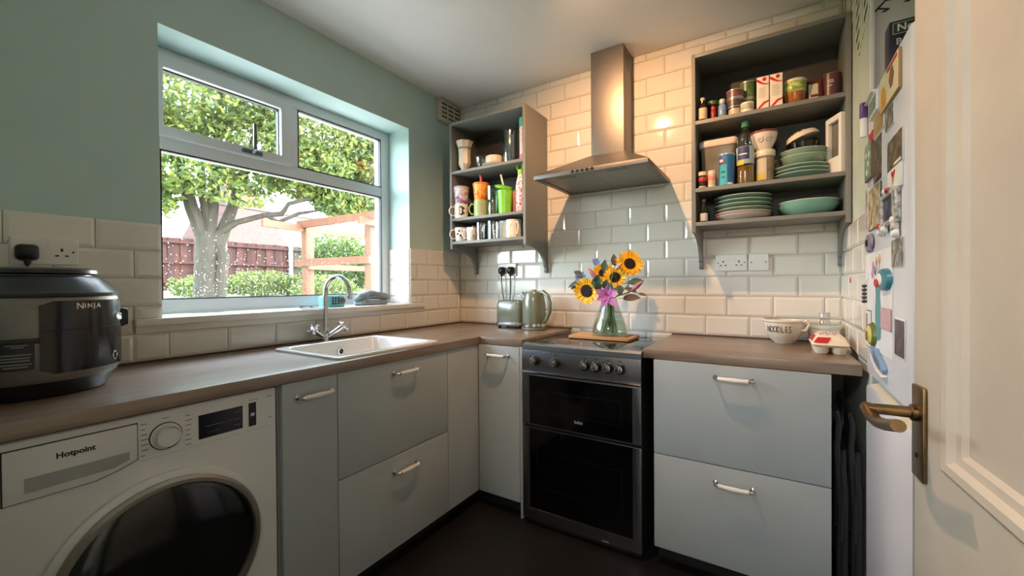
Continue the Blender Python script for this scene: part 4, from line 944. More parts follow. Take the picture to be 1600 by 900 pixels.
def petal(q, c, d, n, L, w_, curl=.2, seg=4):
    """one petal blade from c along d, facing n"""
    d = Vector(d).normalized(); n = Vector(n).normalized(); s_ = d.cross(n).normalized(); o = len(q.v); n = s_.cross(d)
    for i in range(seg + 1):
        t = i / seg; ww = w_ * math.sin(PI * min(.97, .12 + .86 * t)) * (1.0 if t < .9 else .6); p = Vector(c) + d * L * t + n * (curl * L * t * t)
        q.v += [tuple(p - s_ * ww + n * ww * .35), tuple(p), tuple(p + s_ * ww + n * ww * .35)]
    for i in range(seg):
        a = o + 3 * i
        q.face([a, a + 1, a + 4, a + 3]); q.face([a + 1, a + 2, a + 5, a + 4])
def stem_to(c, n, parent, r=.0045):
    c = Vector(c); n = Vector(n).normalized(); base = Vector((VX + rnd.uniform(-.04, .04), VY + rnd.uniform(-.03, .03), VZ + .014)); neck = Vector((VX + rnd.uniform(-.02, .02), VY + rnd.uniform(-.02, .02), VZ + .19))
    B().tube([base, base.lerp(neck, .5), neck, (neck + c) / 2 - n * .02 + Vector((0, 0, .01)), c - n * .012], r, 6).build('stem', m_stem, parent)
def sunflower(label, c, n, r, rs_):
    c = Vector(c); n = Vector(n).normalized(); t = thing('sunflower', label, 'flower', tuple(c), group=None)
    u = n.orthogonal().normalized(); v = n.cross(u)
    B().lathe([(.0, -.008), (rs_ * .8, -.006), (rs_, .0), (rs_ * .92, .006), (rs_ * .6, .008), (rs_ * .3, .006), (0, .005)], tuple(c), 22, (u, v, n)).build('seed_head', m_seed, t)
    q = B()
    for k in range(38):
        a = 2 * PI * k / 19 + (PI / 19 if k >= 19 else 0) + rnd.uniform(-.06, .06); d = u * math.cos(a) + v * math.sin(a)
        petal(q, c + d * rs_ * .86 - n * (.002 + .004 * (k >= 19)), d + n * rnd.uniform(-.05, .35), n, (r - rs_ * .8) * rnd.uniform(.85, 1.12), r * .135, rnd.uniform(-.15, .3))
    q.build('petals', m_petal, t, angle=80)
    q = B()
    for k in range(12):
        a = 2 * PI * k / 12; d = u * math.cos(a) + v * math.sin(a); petal(q, c - n * .011, d - n * .1, -n, r * .55, .010, .2, 3)
    q.build('sepals', m_stem, t, angle=80); stem_to(c, n, t); return t
sunflower('sunflower with large dark centre, lowest and leftmost in the vase', (1.113, -.262, 1.162), (-.05, -1, -.12), .076, .036)
sunflower('small sunflower half hidden at the upper left of the bouquet', (1.190, -.215, 1.262), (.35, -.9, .12), .055, .022)
sunflower('sunflower in the middle of the bouquet, facing forward', (1.275, -.262, 1.236), (.15, -1, .10), .062, .028)
sunflower('topmost sunflower, tilted to the right', (1.345, -.225, 1.308), (.55, -.8, .32), .074, .031)
ll = thing('lily', 'open pink lily at the front of the bouquet over the vase neck', 'flower', (1.245, -.29, 1.135))
q = B()
for (d, L) in (((-.75, -.35, .35), .072), ((.2, -.4, .9), .065), ((.75, -.4, .3), .068), ((.72, -.45, -.75), .085), ((-.25, -.5, -.85), .07), ((-.72, -.4, -.35), .064)):
    petal(q, (1.245, -.290, 1.14), d, (0, -1, .1), L, .021, -.15, 5)
q.build('petals', m_lily, ll, angle=80)
q = B()
for k in range(6):
    a = k * PI / 3 + .3; e = Vector((1.245 + .018 * math.cos(a), -.345, 1.14 + .018 * math.sin(a))); B().tube([(1.245, -.292, 1.14), e], .0014, 5).build('stamen', m_lily, ll)
stem_to((1.245, -.28, 1.135), (0, -1, .2), ll)
def bud(label, a, b, r, m, name='lily_bud'):
    a = Vector(a); b = Vector(b); t = thing(name, label, 'flower', tuple(a))
    B().tube([a, a.lerp(b, .2), a.lerp(b, .5), a.lerp(b, .8), b], [r * .4, r * .85, r, r * .65, r * .1], 10).build('bud', m, t); stem_to(a, (b - a), t, .0035); return t
bud('closed pink lily bud leaning left beside the small sunflower', (1.187, -.285, 1.222), (1.135, -.29, 1.288), .014, m_bud)
bud('pink lily bud pointing right at the lower right of the bouquet', (1.365, -.26, 1.165), (1.425, -.26, 1.215), .013, m_bud)
bud('pale lily bud beneath the topmost sunflower', (1.285, -.29, 1.275), (1.325, -.285, 1.312), .011, mat('pale_bud', '#c4a58e', .55))
for lab, c, dirs, nm in (('blue flower standing upright at the top left of the bouquet', (1.155, -.21, 1.30), ((-.1, -.1, 1), (.15, -.1, 1), (.02, -.3, .95), (.6, -.2, .5), (-.4, -.1, .8)), 'u'),
                         ('pale blue flower cluster left of the bouquet', (1.085, -.24, 1.235), ((-.9, -.3, -.3), (-.6, -.4, .3), (.3, -.5, .6), (.6, -.4, .2), (-.2, -.6, -.5), (-.9, -.2, .1)), 'l')):
    t = thing('blue_flower', lab, 'flower', c); q = B()
    for d in dirs: petal(q, c, d, (0, -1, .2), .05, .011, .05, 4)
    q.build('petals', m_blue, t, angle=80); stem_to(c, (0, -.3, 1), t, .003)
def spray(label, pts):
    """leafy stem: every leaf is a part"""
    t = thing('leafy_stem', label, 'foliage', pts[0][0])
    for (c, d, L, w_, m) in pts:
        q = B(); petal(q, c, d, (.1, -.9, .4), L * 1.1, w_ * 1.5, -.08, 5); q.build('leaf', m, t, angle=80)
        B().tube([c, Vector(c) - Vector(d).normalized() * .03], .0018, 5).build('leaf_stalk', m_lf, t)
    stem_to(pts[0][0], (0, -.2, 1), t, .0032); return t
spray('dark green leaves reaching out at the left of the bouquet', [((1.09, -.25, 1.245), (-.85, 0, .45), .06, .011, m_lf), ((1.075, -.25, 1.215), (-.85, -.1, -.35), .075, .010, m_lf), ((1.06, -.25, 1.19), (-.9, -.1, -.35), .045, .009, m_lf), ((1.20, -.22, 1.27), (.1, 0, 1), .06, .012, m_lf), ((1.19, -.29, 1.20), (.1, -.2, .5), .05, .014, m_lf), ((1.23, -.27, 1.19), (.6, -.3, -.2), .05, .015, m_lf), ((1.16, -.28, 1.19), (.5, -.2, .7), .06, .014, m_lf), ((1.20, -.285, 1.165), (-.3, -.3, .8), .05, .014, m_lf)])
spray('bronze-green leaves at the right of the bouquet', [((1.345, -.25, 1.205), (1, -.1, .15), .075, .013, m_lf), ((1.335, -.26, 1.175), (.95, -.1, -.25), .055, .009, m_lfb), ((1.325, -.27, 1.125), (1, -.2, .05), .085, .014, m_lfb), ((1.40, -.26, 1.15), (1, 0, -.25), .04, .005, m_lfb), ((1.30, -.28, 1.19), (.4, -.3, -.9), .05, .014, m_lf), ((1.24, -.30, 1.17), (.1, -.2, 1), .05, .015, m_lf), ((1.255, -.2, 1.30), (-.1, 0, 1), .06, .012, m_lfb)])

# bowls and egg box on the right worktop
def shell(prof, c, n, m, name, parent, th=.004):
    """open vessel: outer profile, turned back inside"""
    inner = [(max(0, r - th), z + (th if i == 0 else 0)) for i, (r, z) in enumerate(prof)]
    P_ = [(0, prof[0][1])] + list(prof) + list(reversed(inner)) + [(0, prof[0][1] + th)]
    return B().lathe(P_, c, n, cap0=False, cap1=False).build(name, m, parent, angle=45)
nb = thing('noodle_bowl', 'cream noodle bowl with black lettering on the right worktop', 'bowl', (2.035, -.118, ZT))
shell([(.036, .001), (.038, .006), (.058, .022), (.074, .055), (.081, .095), (.083, .108)], (2.035, -.118, ZT), 36, m_cream, 'bowl', nb)
B().lathe([(.083, .100), (.087, .104), (.087, .110), (.082, .112)], (2.035, -.118, ZT), 36, cap0=False, cap1=False).build('rim', m_cream, nb)
curved_text(nb, 'NOODLES', .042, (2.035, -.118), .0788, math.radians(-106), ZT + .068, m_print, step=.0150 / .0785, xs=.55, bold=0)
q = B().tube([(2.100, -.160, ZT + .10), (2.122, -.172, ZT + .112), (2.128, -.176, ZT + .092), (2.118, -.172, ZT + .07), (2.095, -.155, ZT + .062)], .006, 8).build('handle', m_cream, nb)
b2 = thing('serving_bowl', 'white bowl holding a small jar behind the egg box', 'bowl', (2.187, -.102, ZT))
shell([(.036, .001), (.04, .008), (.056, .04), (.064, .078)], (2.187, -.102, ZT), 30, m_cer, 'bowl', b2)
B().lathe([(.0635, .076), (.0685, .078), (.0685, .090), (.062, .092), (.061, .080)], (2.187, -.102, ZT), 30, cap0=False, cap1=False).build('rim', mat('pale_green_rim', '#c9d2c4', .3), b2)
jr = thing('glass_jar', 'small clear jar standing in the white bowl by the wall', 'jar', (2.19, -.10, ZT + .006))
B().lathe([(.018, .0005), (.02, .004), (.02, .10), (.017, .108), (.019, .11), (.019, .135), (0, .137)], (2.19, -.10, ZT + .006), 18).build('jar_body', m_clear, jr)
B().lathe([(.0205, .118), (.0205, .138), (.018, .141), (0, .141)], (2.19, -.10, ZT + .006), 18).build('lid', m_silver, jr)
eb = thing('egg_box', 'half-dozen egg box with red and white label beside the fridge', 'egg box', (2.19, -.325, ZT))
m_pulp = mat('cream_egg_pulp', '#e3d6bf', .85, noise=.06, scale=60, bump=.2)
q = B(); q.rloft([(2.143, 2.240, -.392, -.243, .014, ZT + .026), (2.135, 2.246, -.400, -.235, .014, ZT + .034)], 3)
for i in range(2):
    for j in range(3):
        q.lathe([(.017, .0008), (.021, .006), (.0255, .030)], (2.164 + i * .053, -.368 + j * .049, ZT), 14)
q.build('tray', m_pulp, eb)
q = B().rloft([(2.134, 2.247, -.401, -.234, .014, ZT + .0342), (2.137, 2.244, -.398, -.237, .014, ZT + .040), (2.150, 2.234, -.385, -.250, .016, ZT + .060), (2.158, 2.226, -.376, -.258, .016, ZT + .066)], 4)
ld_ = q.build('lid', m_pulp, eb, angle=60)
q = B(); q.add([(2.1365, -.345, ZT + .041), (2.1485, -.338, ZT + .0605), (2.1485, -.262, ZT + .0605), (2.1365, -.250, ZT + .041)], [(0, 1, 2, 3)]); q.build('red_label', m_red, ld_)
q = B(); q.add([(2.1385, -.4, ZT + .042), (2.152, -.3868, ZT + .0605), (2.192, -.3868, ZT + .0605), (2.180, -.4, ZT + .042)], [(0, 1, 2, 3)]); q.build('red_label', m_red, ld_)
B().rloft([(2.160, 2.224, -.374, -.260, .012, ZT + .0662), (2.160, 2.224, -.374, -.260, .012, ZT + .0668)], 3).build('top_label', m_whitep, ld_)
q = B()
for k in range(6): q.box(2.162 + k * .010, 2.167 + k * .010, -.37 + (k % 2) * .03, -.30 + (k % 3) * .015, ZT + .0668, ZT + .0671)
tag(q.build('label_print', m_red, ld_), kind='stuff')
for k in range(2): B().box(2.139, 2.140, -.33 + k * .03, -.31 + k * .03, ZT + .046, ZT + .056).build('label_print', m_whitep, ld_) if 0 else None
eb.scale = (1.07, 1.12, 1.12); eb.location.x -= .008; eb.location.y -= .02
tag(B().prism([(-.276, 1.222), (-.270, 1.213), (-.262, 1.213), (-.268, 1.207), (-.265, 1.198), (-.276, 1.204), (-.287, 1.198), (-.284, 1.207), (-.290, 1.213), (-.281, 1.213)], 'x', 2.2575, 2.2590).build('star_sticker', m_red, org=(2.2588, -.276, 1.21)), 'small red star stuck on the white tiles left of the fridge', 'sticker')

# window sill things
rd = thing('radio', 'small turquoise radio with square buttons on the window sill', 'radio', (-.075, -1.02, 1.0835))
q = B().rloft([(-.115, -.045, -1.080, -.962, .014, 1.0837), (-.118, -.042, -1.083, -.959, .016, 1.089), (-.118, -.042, -1.083, -.959, .016, 1.140), (-.112, -.048, -1.077, -.965, .014, 1.148)], 4).build('case', mat('turquoise_plastic', '#83cdd4', .35), rd)
for i in range(3):
    for j in range(3): B().box(-.0422, -.0405, -1.046 + i * .017, -1.035 + i * .017, 1.099 + j * .014, 1.109 + j * .014).build('button', m_print, rd)
B().lathe([(.018, -.0425), (.018, -.038), (.014, -.037), (0, -.037)], (0, -.982, 1.116), 18, 'x').build('dial', m_steel, rd)
pc = thing('cloth_pouch', 'dark grey folded cloth pouch at the right end of the window sill', 'pouch', (-.08, -.735, 1.0835))
m_cl = mat('grey_cloth', '#8b979b', .85, noise=.2, scale=40, bump=.3)
q = B().rloft([(-.125, -.045, -.845, -.655, .03, 1.0837), (-.135, -.038, -.862, -.635, .035, 1.094), (-.13, -.042, -.855, -.625, .03, 1.106), (-.12, -.052, -.835, -.66, .03, 1.112)], 4); q.build('lower_fold', m_cl, pc, angle=60)
q = B().tube([(-.085, -.87, 1.112), (-.083, -.835, 1.132), (-.08, -.76, 1.146), (-.08, -.70, 1.140), (-.08, -.64, 1.130), (-.085, -.607, 1.122)], [.010, .022, .030, .024, .022, .008], 12); q.build('upper_fold', m_cl, pc, angle=60)
B().tube([(-.042, -.83, 1.110), (-.045, -.79, 1.128), (-.044, -.73, 1.138), (-.046, -.69, 1.136)], .003, 6).build('piping', mat('mauve_piping', '#8a7484', .7), pc)
tag(B().rloft([(-.09, .02, -1.255, -1.10, .004, 1.0835), (-.09, .02, -1.255, -1.10, .004, 1.0875)], 2).build('envelope', m_whitep, org=(-.035, -1.18, 1.0835)), 'white envelope lying on the window sill beside the tap', 'envelope')
gl_ = thing('sunglasses', 'dark folded sunglasses lying on the white envelope', 'glasses', (-.04, -1.17, 1.088))
for y in (-1.205, -1.150): B().lathe([(.023, .0002), (.024, .003), (.018, .006), (0, .007)], (-.04, y, 1.0876), 14, sx=.8).build('lens', m_black, gl_)
B().tube([(-.03, -1.186, 1.093), (-.03, -1.17, 1.0945)], .002, 6).build('bridge', m_black, gl_)
for y0, y1 in ((-1.228, -1.14), (-1.127, -1.215)): B().tube([(-.038, y0, 1.0945), (-.05, y0, 1.097), (-.055, y1, 1.0975)], .0022, 6).build('arm', m_black, gl_)
# ------------------------------------------------------------------ air vent
av = thing('air_vent', 'white louvred air vent high in the corner above the left shelf', 'vent', (0, -.14, 2.43))
B().box(.001, .030, -.242, -.012, 2.358, 2.512).build('vent_body', mat('cream_vent_plastic', '#cdc6b8', .5), av, bevel=.003)
for i in range(3):
    for j in range(4):
        y0 = -.222 + i * .068; z0 = 2.382 + j * .030
        B().box(.0295, .0305, y0, y0 + .054, z0, z0 + .014).build('vent_slot', M2('vent_slot_brown', '#5b4a3c', rough=.8), av)
        B().add([(.0305, y0, z0 + .014), (.0305, y0 + .054, z0 + .014), (.038, y0 + .054, z0 + .008), (.038, y0, z0 + .008), (.0305, y0, z0 + .0165), (.0305, y0 + .054, z0 + .0165)], [(0, 1, 2, 3), (3, 2, 5, 4), (0, 3, 4), (1, 5, 2)]).build('louvre', bpy.data.materials['cream_vent_plastic'], av)

# ------------------------------------------------------------------ left shelf contents
def handle(parent, c, r, z0, z1, a, m, out=.028, rr=.0045):
    """mug handle: loop in the vertical plane at angle a"""
    ca, sa = math.cos(a), math.sin(a); P = lambda d, z: (c[0] + ca * d, c[1] + sa * d, z)
    B().tube([P(r - .002, z1), P(r + out * .6, z1 + .002), P(r + out, z1 - (z1 - z0) * .3), P(r + out, z0 + (z1 - z0) * .35), P(r + out * .55, z0), P(r - .002, z0 + .003)], rr, 8).build('handle', m, parent)
def mug(label, x, y, z, r, h, m, ha, group=None, print_=None, taper=1.0, nm='mug', out=.028):
    t = thing(nm, label, 'mug', (x, y, z), group=group)
    shell([(r * .9 * taper, .0006), (r * taper, .004), (r * (1 + taper) / 2, h * .5), (r, h)], (x, y, z), 28, m, 'cup', t, .0032)
    if ha is not None: handle(t, (x, y), r * (1 + taper) / 2, z + h * .2, z + h * .82, math.radians(ha), m, out)
    return t
def disc_print(t, x, y, z, r, ang, s, m, name='print', kind='disc'):
    a = math.radians(ang); N_ = Vector((math.cos(a), math.sin(a), 0)); T_ = Vector((-math.sin(a), math.cos(a), 0)); q = B(); pts = []
    n = 14
    for k in range(n):
        b = 2 * PI * k / n; rr = s * (1 if kind == 'disc' else (.55 + .45 * abs(math.cos(1.5 * b)))); w_ = rr * math.cos(b); zz = rr * math.sin(b)
        aa = a + w_ / r; pts.append((x + (r + .0006) * math.cos(aa), y + (r + .0006) * math.sin(aa), z + zz))
    c = (x + (r + .0008) * math.cos(a), y + (r + .0008) * math.sin(a), z)
    q.add([c] + pts, [(0, k + 1, (k + 1) % n + 1) for k in range(n)]); return q.build(name, m, t, angle=80)
CAMA = -58   # direction (degrees) in which the prints face the room
L1, L2, L3 = LZ
# top shelf
v = thing('fluted_vase', 'white octagonal fluted vase at the left of the top left shelf', 'vase', (.240, -.238, L1))
q = B(); P_ = [(.030, .0006), (.034, .004), (.022, .016), (.026, .024), (.042, .05), (.041, .12), (.043, .155), (.056, .19), (.062, .20), (.057, .20), (.039, .155), (.037, .12), (.037, .055), (0, .045)]
q.lathe(P_, (.240, -.238, L1), 8, cap0=True, cap1=False, a0=PI / 8).build('vase_body', m_cream, v, angle=20)
B().lathe([(.0435, .148), (.0448, .157), (.0448, .163), (.0445, .148)], (.240, -.238, L1), 8, cap0=False, cap1=False, a0=PI / 8).build('floral_band', M2('grey_floral_print', '#8d8a80', rough=.4, noise=.5, scale=160), v)
g = thing('glass_bowl', 'clear cut-glass sugar bowl beside the octagonal vase', 'bowl', (.345, -.17, L1)); shell([(.035, .0006), (.04, .006), (.058, .05), (.062, .095)], (.345, -.17, L1), 20, M2('grey_glass', '#c8ccc8', rough=.1) if 0 else m_clear, 'bowl', g, .005)
for k in range(10):
    a = k * PI / 5; B().tube([(.345 + .041 * math.cos(a), -.17 + .041 * math.sin(a), L1 + .01), (.345 + .060 * math.cos(a), -.17 + .060 * math.sin(a), L1 + .07)], .003, 5).build('cut_rib', m_clear, g)
s_ = thing('saucer', 'cream saucer under the ribbed cup on the top left shelf', 'saucer', (.455, -.20, L1)); B().lathe([(.04, .0006), (.045, .004), (.078, .018), (.08, .021), (.045, .009), (0, .008)], (.455, -.20, L1), 32, cap1=False).build('saucer_dish', m_cream, s_)
c = thing('cup', 'cream ribbed tea cup on its saucer', 'cup', (.455, -.20, L1 + .0095)); q = B(); R = []
for r, z in ((.032, .0), (.05, .008), (.0575, .03), (.056, .062), (.054, .066), (.052, .062), (.05, .012), (.0, .01)):
    R.append([(.455 + (r * (1 + .02 * (j % 2))) * math.cos(PI * j / 20), -.20 + (r * (1 + .02 * (j % 2))) * math.sin(PI * j / 20), L1 + .0095 + z) for j in range(40)])
q.rings(R, True, False).build('cup_body', m_cream, c, angle=50)
def tumbler(label, x, y, z, r, h, m=None, facets=10, group=None, taper=.8):
    t = thing('glass_tumbler', label, 'glass', (x, y, z), group=group)
    shell([(r * taper, .0006), (r * taper * 1.03, .006), (r * .95, h * .6), (r, h)], (x, y, z), facets, m or m_clear, 'glass_body', t, .003)
    for k in range(0, facets, 2):
        a = 2 * PI * k / facets; B().tube([(x + r * taper * math.cos(a), y + r * taper * math.sin(a), z + .012), (x + r * .955 * math.cos(a), y + r * .955 * math.sin(a), z + h * .62)], .0022, 5).build('glass_rib', m or m_clear, t)
    return t
tumbler('tall clear facetted tumbler at the front of the top left shelf', .588, -.22, L1, .045, .205)
tumbler('plain tall glass behind the facetted tumbler', .527, -.125, L1, .036, .20, facets=14)
tb = thing('patterned_tin', 'tall pink and white tin with teal lid against the right panel', 'tin', (.690, -.205, L1))
B().lathe([(.033, .0006), (.034, .003), (.034, .215), (.033, .217)], (.690, -.205, L1), 24).build('tin_body', photo_mat('pink_white_pattern', '#f0e6e2', '#efd6d4', '#d98f9f', 90), tb)
B().lathe([(.0342, .004), (.0346, .006), (.0346, .045), (.0342, .047)], (.690, -.205, L1), 24, cap0=False, cap1=False).build('pink_band', mat('pink_tin_band', '#e07a90', .4), tb)
B().lathe([(.0355, .217), (.0355, .270), (.033, .274), (0, .274)], (.690, -.205, L1), 24).build('lid', mat('teal_lid', '#4fa6a4', .4), tb)
tag(B().lathe([(.0, .0006), (.016, .0008), (.018, .012), (.012, .026), (0, .03)], (.385, -.14, L1), 12).build('red_ornament', m_red, org=(.385, -.14, L1)), 'tiny red ornament behind the saucer on the top left shelf', 'ornament')
# middle shelf
t = mug('white mug with a black figure print, under the purple cup', .212, -.242, L2, .047, .096, m_cer, 232, out=.034); disc_print(t, .212, -.242, L2 + .05, .047, CAMA + 18, .034, m_print, kind='tri')
t = thing('patterned_cup', 'purple and white patterned tumbler stacked on the white mug', 'cup', (.212, -.242, L2 + .0965)); shell([(.040, .0006), (.042, .003), (.047, .06), (.051, .115)], (.212, -.242, L2 + .0965), 28, photo_mat('purple_cup_pattern', '#e4dfe2', '#cbb6c6', '#8a4f86', 38), 'cup_body', t, .003)
B().lathe([(.0485, .104), (.0522, .106), (.0522, .117), (.049, .118), (0, .118)], (.212, -.242, L2 + .0965), 28).build('lid', mat('grey_lilac_lid', '#b9b2b8', .4), t)
t = mug('pale green mug under the orange tumbler', .372, -.235, L2, .047, .106, mat('pale_green_glaze', '#a9bd7c', .3), 195, out=.036); disc_print(t, .372, -.235, L2 + .055, .047, CAMA + 6, .034, mat('grey_lilac_print', '#a7a49a', .5))
t = thing('straw_tumbler', 'orange lidded tumbler with pink straw on the green mug', 'tumbler', (.372, -.235, L2 + .1065)); m_or = photo_mat('orange_fruit_pattern', '#f0b45a', '#ee9a3c', '#d9622a', 40)
B().lathe([(.041, .0006), (.043, .004), (.051, .100)], (.372, -.235, L2 + .1065), 28).build('tumbler_body', m_or, t)
B().lathe([(.0535, .100), (.0545, .104), (.0545, .110), (.050, .114), (.0, .116)], (.372, -.235, L2 + .1065), 28).build('lid', mat('orange_lid', '#e8803a', .35), t)
B().tube([(.372, -.235, L2 + .222), (.374, -.236, L2 + .255), (.370, -.236, L2 + .275)], [.007, .0075, .0085], 10).build('straw', mat('pink_straw', '#d2506a', .4), t)
tumbler('tall clear glass between the orange and green tumblers', .468, -.235, L2, .043, .186)
tumbler('plain clear glass standing behind the orange tumbler', .43, -.12, L2, .035, .17, facets=14)
t = thing('straw_tumbler', 'bright green lidded tumbler with white straw on the middle left shelf', 'tumbler', (.553, -.225, L2)); m_gr = mat('bright_green_plastic', '#7cc43a', .25, noise=.1, scale=20)
B().lathe([(.038, .0006), (.041, .004), (.050, .150)], (.553, -.225, L2), 28).build('tumbler_body', m_gr, t)
q = B().lathe([(.0, -.008), (.046, -.006), (.056, .0), (.058, .010), (.040, .018), (0, .020)], (0, 0, 0), 26); q.xf(Matrix.Translation((.545, -.228, L2 + .168)) @ Matrix.Rotation(.30, 4, 'Y') @ Matrix.Rotation(.12, 4, 'X')); q.build('lid', m_gr, t)
B().tube([(.548, -.23, L2 + .175), (.530, -.236, L2 + .255)], .0055, 8).build('straw', mat('pale_straw', '#d8e6c8', .4), t)
t = thing('green_beaker', 'second lime green beaker tucked behind the green straw tumbler', 'tumbler', (.600, -.125, L2)); shell([(.032, .0006), (.034, .004), (.042, .165)], (.6, -.125, L2), 24, m_gr, 'beaker_body', t, .003)
t = thing('red_glass', 'reddish tinted glass between the green tumbler and cherry bottle', 'glass', (.618, -.20, L2)); shell([(.018, .0006), (.020, .004), (.023, .145)], (.618, -.2, L2), 20, mat('red_tinted_plastic', '#b5624e', .2), 'glass_body', t, .003)
t = thing('drink_bottle', 'white drink bottle with pink dots and green loop cap', 'bottle', (.674, -.230, L2)); m_dot = None
def dots():
    m = bpy.data.materials.new('pink_dotted_white'); m.use_nodes = True; n = m.node_tree.nodes; L = m.node_tree.links; p = n['Principled BSDF']
    tc = n.new('ShaderNodeTexCoord'); v_ = n.new('ShaderNodeTexVoronoi'); v_.inputs['Scale'].default_value = 75; L.new(tc.outputs['Object'], v_.inputs['Vector'])
    rp = n.new('ShaderNodeValToRGB'); rp.color_ramp.interpolation = 'CONSTANT'; e = rp.color_ramp.elements; e[0].color = lin('#a8324f'); e[1].position = .36; e[1].color = lin('#f0cfd2')
    L.new(v_.outputs['Distance'], rp.inputs[0]); L.new(rp.outputs[0], p.inputs['Base Color']); p.inputs['Roughness'].default_value = .35; return m
B().lathe([(.030, .0006), (.032, .004), (.032, .16), (.028, .19), (.019, .225), (.017, .238)], (.674, -.23, L2), 24).build('bottle_body', dots(), t)
m_lime = mat('lime_cap', '#8fcb3f', .35)
B().lathe([(.018, .238), (.019, .24), (.019, .262), (.015, .266), (0, .266)], (.674, -.23, L2), 18).build('cap', m_lime, t)
q = B(); q.tube([(.668 + .020 * math.cos(a), -.23, L2 + .283 + .020 * math.sin(a)) for a in np.linspace(0, 2 * PI, 17)], .006, 8, cap=False); q.build('cap_loop', m_lime, t)
# bottom shelf
t = mug('white mug with black speckle print, leftmost on the bottom left shelf', .212, -.248, L3, .043, .094, m_cer, 232, taper=.85, out=.034)
for dz, da in ((.07, -10), (.04, 5), (.065, 22), (.03, 25), (.05, -25)): disc_print(t, .212, -.248, L3 + dz, .0415, CAMA + da, .007, m_print)
t = mug('white mug with faint grey print beside the speckled mug', .300, -.24, L3, .038, .090, m_cer, 228, taper=.9)
for dz, da in ((.06, 0), (.035, 18)): disc_print(t, .300, -.24, L3 + dz, .0365, CAMA + da, .008, M2('grey_mug_print', '#9a938c', rough=.5))
for lab, x, y, r, h, ha in (('clear glass mug with left handle, behind the printed white mugs', .372, -.235, .036, .115, 225), ('larger clear glass mug in the middle of the bottom left shelf', .470, -.235, .043, .116, 225)):
    t = mug(lab, x, y, L3, r, h, m_clear, ha, taper=.98, nm='glass_mug')
    B().lathe([(r * .92, .0065), (r * .92, .010), (0, .010)], (x, y, L3), 20).build('thick_base', m_clear, t)
t = thing('frosted_glass', 'frosted pale glass right of the glass mugs', 'glass', (.553, -.225, L3)); shell([(.032, .0006), (.034, .004), (.036, .112)], (.553, -.225, L3), 24, mat('frosted_glass_white', '#c6c9c2', .3), 'glass_body', t, .003)
tumbler('small clear tumbler in front of the frosted glass', .530, -.262, L3, .022, .104, facets=14, taper=.95)
t = mug('large cream mug with brown-edged dip, rightmost on the bottom left shelf', .622, -.235, L3, .048, .113, m_cream, -38, out=.034)
disc_print(t, .622, -.235, L3 + .045, .0480, CAMA - 30, .040, mat('beige_glaze', '#d9bd98', .25))

# ------------------------------------------------------------------ right shelf contents
R1, R2, R3 = RZ
def tin(label, x, y, z, r, h, body, lid=None, cat='tin', name='tin', label_band=None, group=None):
    t = thing(name, label, cat, (x, y, z), group=group)
    B().lathe([(r, .0006), (r, h)], (x, y, z), 26).build('can_body', body, t)
    for zz in (.002, h - .004): B().lathe([(r, zz), (r * 1.03, zz + .001), (r * 1.03, zz + .003), (r, zz + .004)], (x, y, z), 26, cap0=False, cap1=False).build('rim', lid or m_silver, t)
    if label_band: B().lathe([(r + .0004, h * label_band[1]), (r + .0008, h * label_band[1] + .001), (r + .0008, h * label_band[2]), (r + .0004, h * label_band[2])], (x, y, z), 26, cap0=False, cap1=False).build('label', label_band[0], t)
    return t
def bottle(label, x, y, z, prof, body, cap, nm='bottle', lab=None, cat='bottle', ncap=None):
    t = thing(nm, label, cat, (x, y, z)); B().lathe(prof, (x, y, z), 20).build('bottle_body', body, t)
    r, h = prof[-1]; B().lathe([(r * 1.15, h), (r * 1.2, h + .002), (r * 1.2, h + (ncap or .014)), (0, h + (ncap or .014) + .001)], (x, y, z), 16).build('cap', cap, t)
    if lab: m, r_, z0, z1 = lab; B().lathe([(r_, z0), (r_ + .0006, z0 + .001), (r_ + .0006, z1), (r_, z1)], (x, y, z), 20, cap0=False, cap1=False).build('label', m, t)
    return t
m_db = mat('dark_brown_glass', '#2a1610', .12, coat=.3); m_cl_ = mat('cream_paper_label', '#d8c9a8', .6)
bottle('small dark brown bottle with cream label, leftmost on the top right shelf', 1.704, -.225, R1, [(.020, .0006), (.021, .004), (.021, .075), (.013, .088), (.010, .092), (.010, .104)], m_db, mat('clear_cap', '#b8aa98', .3), lab=(m_cl_, .0212, .012, .066))
for lab, x, y, col in (('dark jar with green lid behind the brown bottle', 1.742, -.165, '#33241a'), ('reddish jar with green lid behind the blue bottle', 1.782, -.150, '#6a2620')):
    t = thing('jar', lab, 'jar', (x, y, R1)); B().lathe([(.023, .0006), (.025, .004), (.025, .085), (.020, .095)], (x, y, R1), 22).build('jar_body', mat('jar_content', col, .2), t); B().lathe([(.024, .095), (.025, .097), (.025, .112), (0, .114)], (x, y, R1), 22).build('lid', M2('green_jar_lid', '#4c6b38', rough=.4), t)
t = bottle('small red-topped spice bottle between the jars on the top right shelf', 1.752, -.225, R1, [(.011, .0006), (.012, .003), (.012, .045), (.009, .05)], mat('red_spice', '#8a2a22', .4), m_red)
bottle('small blue bottle with pointed cap on the top right shelf', 1.790, -.225, R1, [(.017, .0006), (.018, .004), (.018, .060), (.010, .072)], mat('blue_bottle_plastic', '#6f8fb6', .25, noise=.2, scale=60), mat('pale_blue_cap', '#b9c6d2', .4), ncap=.02)
m_tl = [mat('dark_tin_label', '#4a4044', .35, noise=.25, scale=60), mat('plum_tin_label', '#6b4a50', .35, noise=.2, scale=60)]
for k in range(3):
    r = (.030, .036, .036)[k]
    tin(('small pale tin at the bottom of the stack of three', 'dark tin in the middle of the stack of three', 'dark tin on top of the stack of three')[k], 1.842, -.205, R1 + (0, .040, .083)[k], r, (.039, .042, .042)[k], (mat('pale_tin_label', '#b8ad8e', .4), m_tl[0], m_tl[1])[k], group=None)
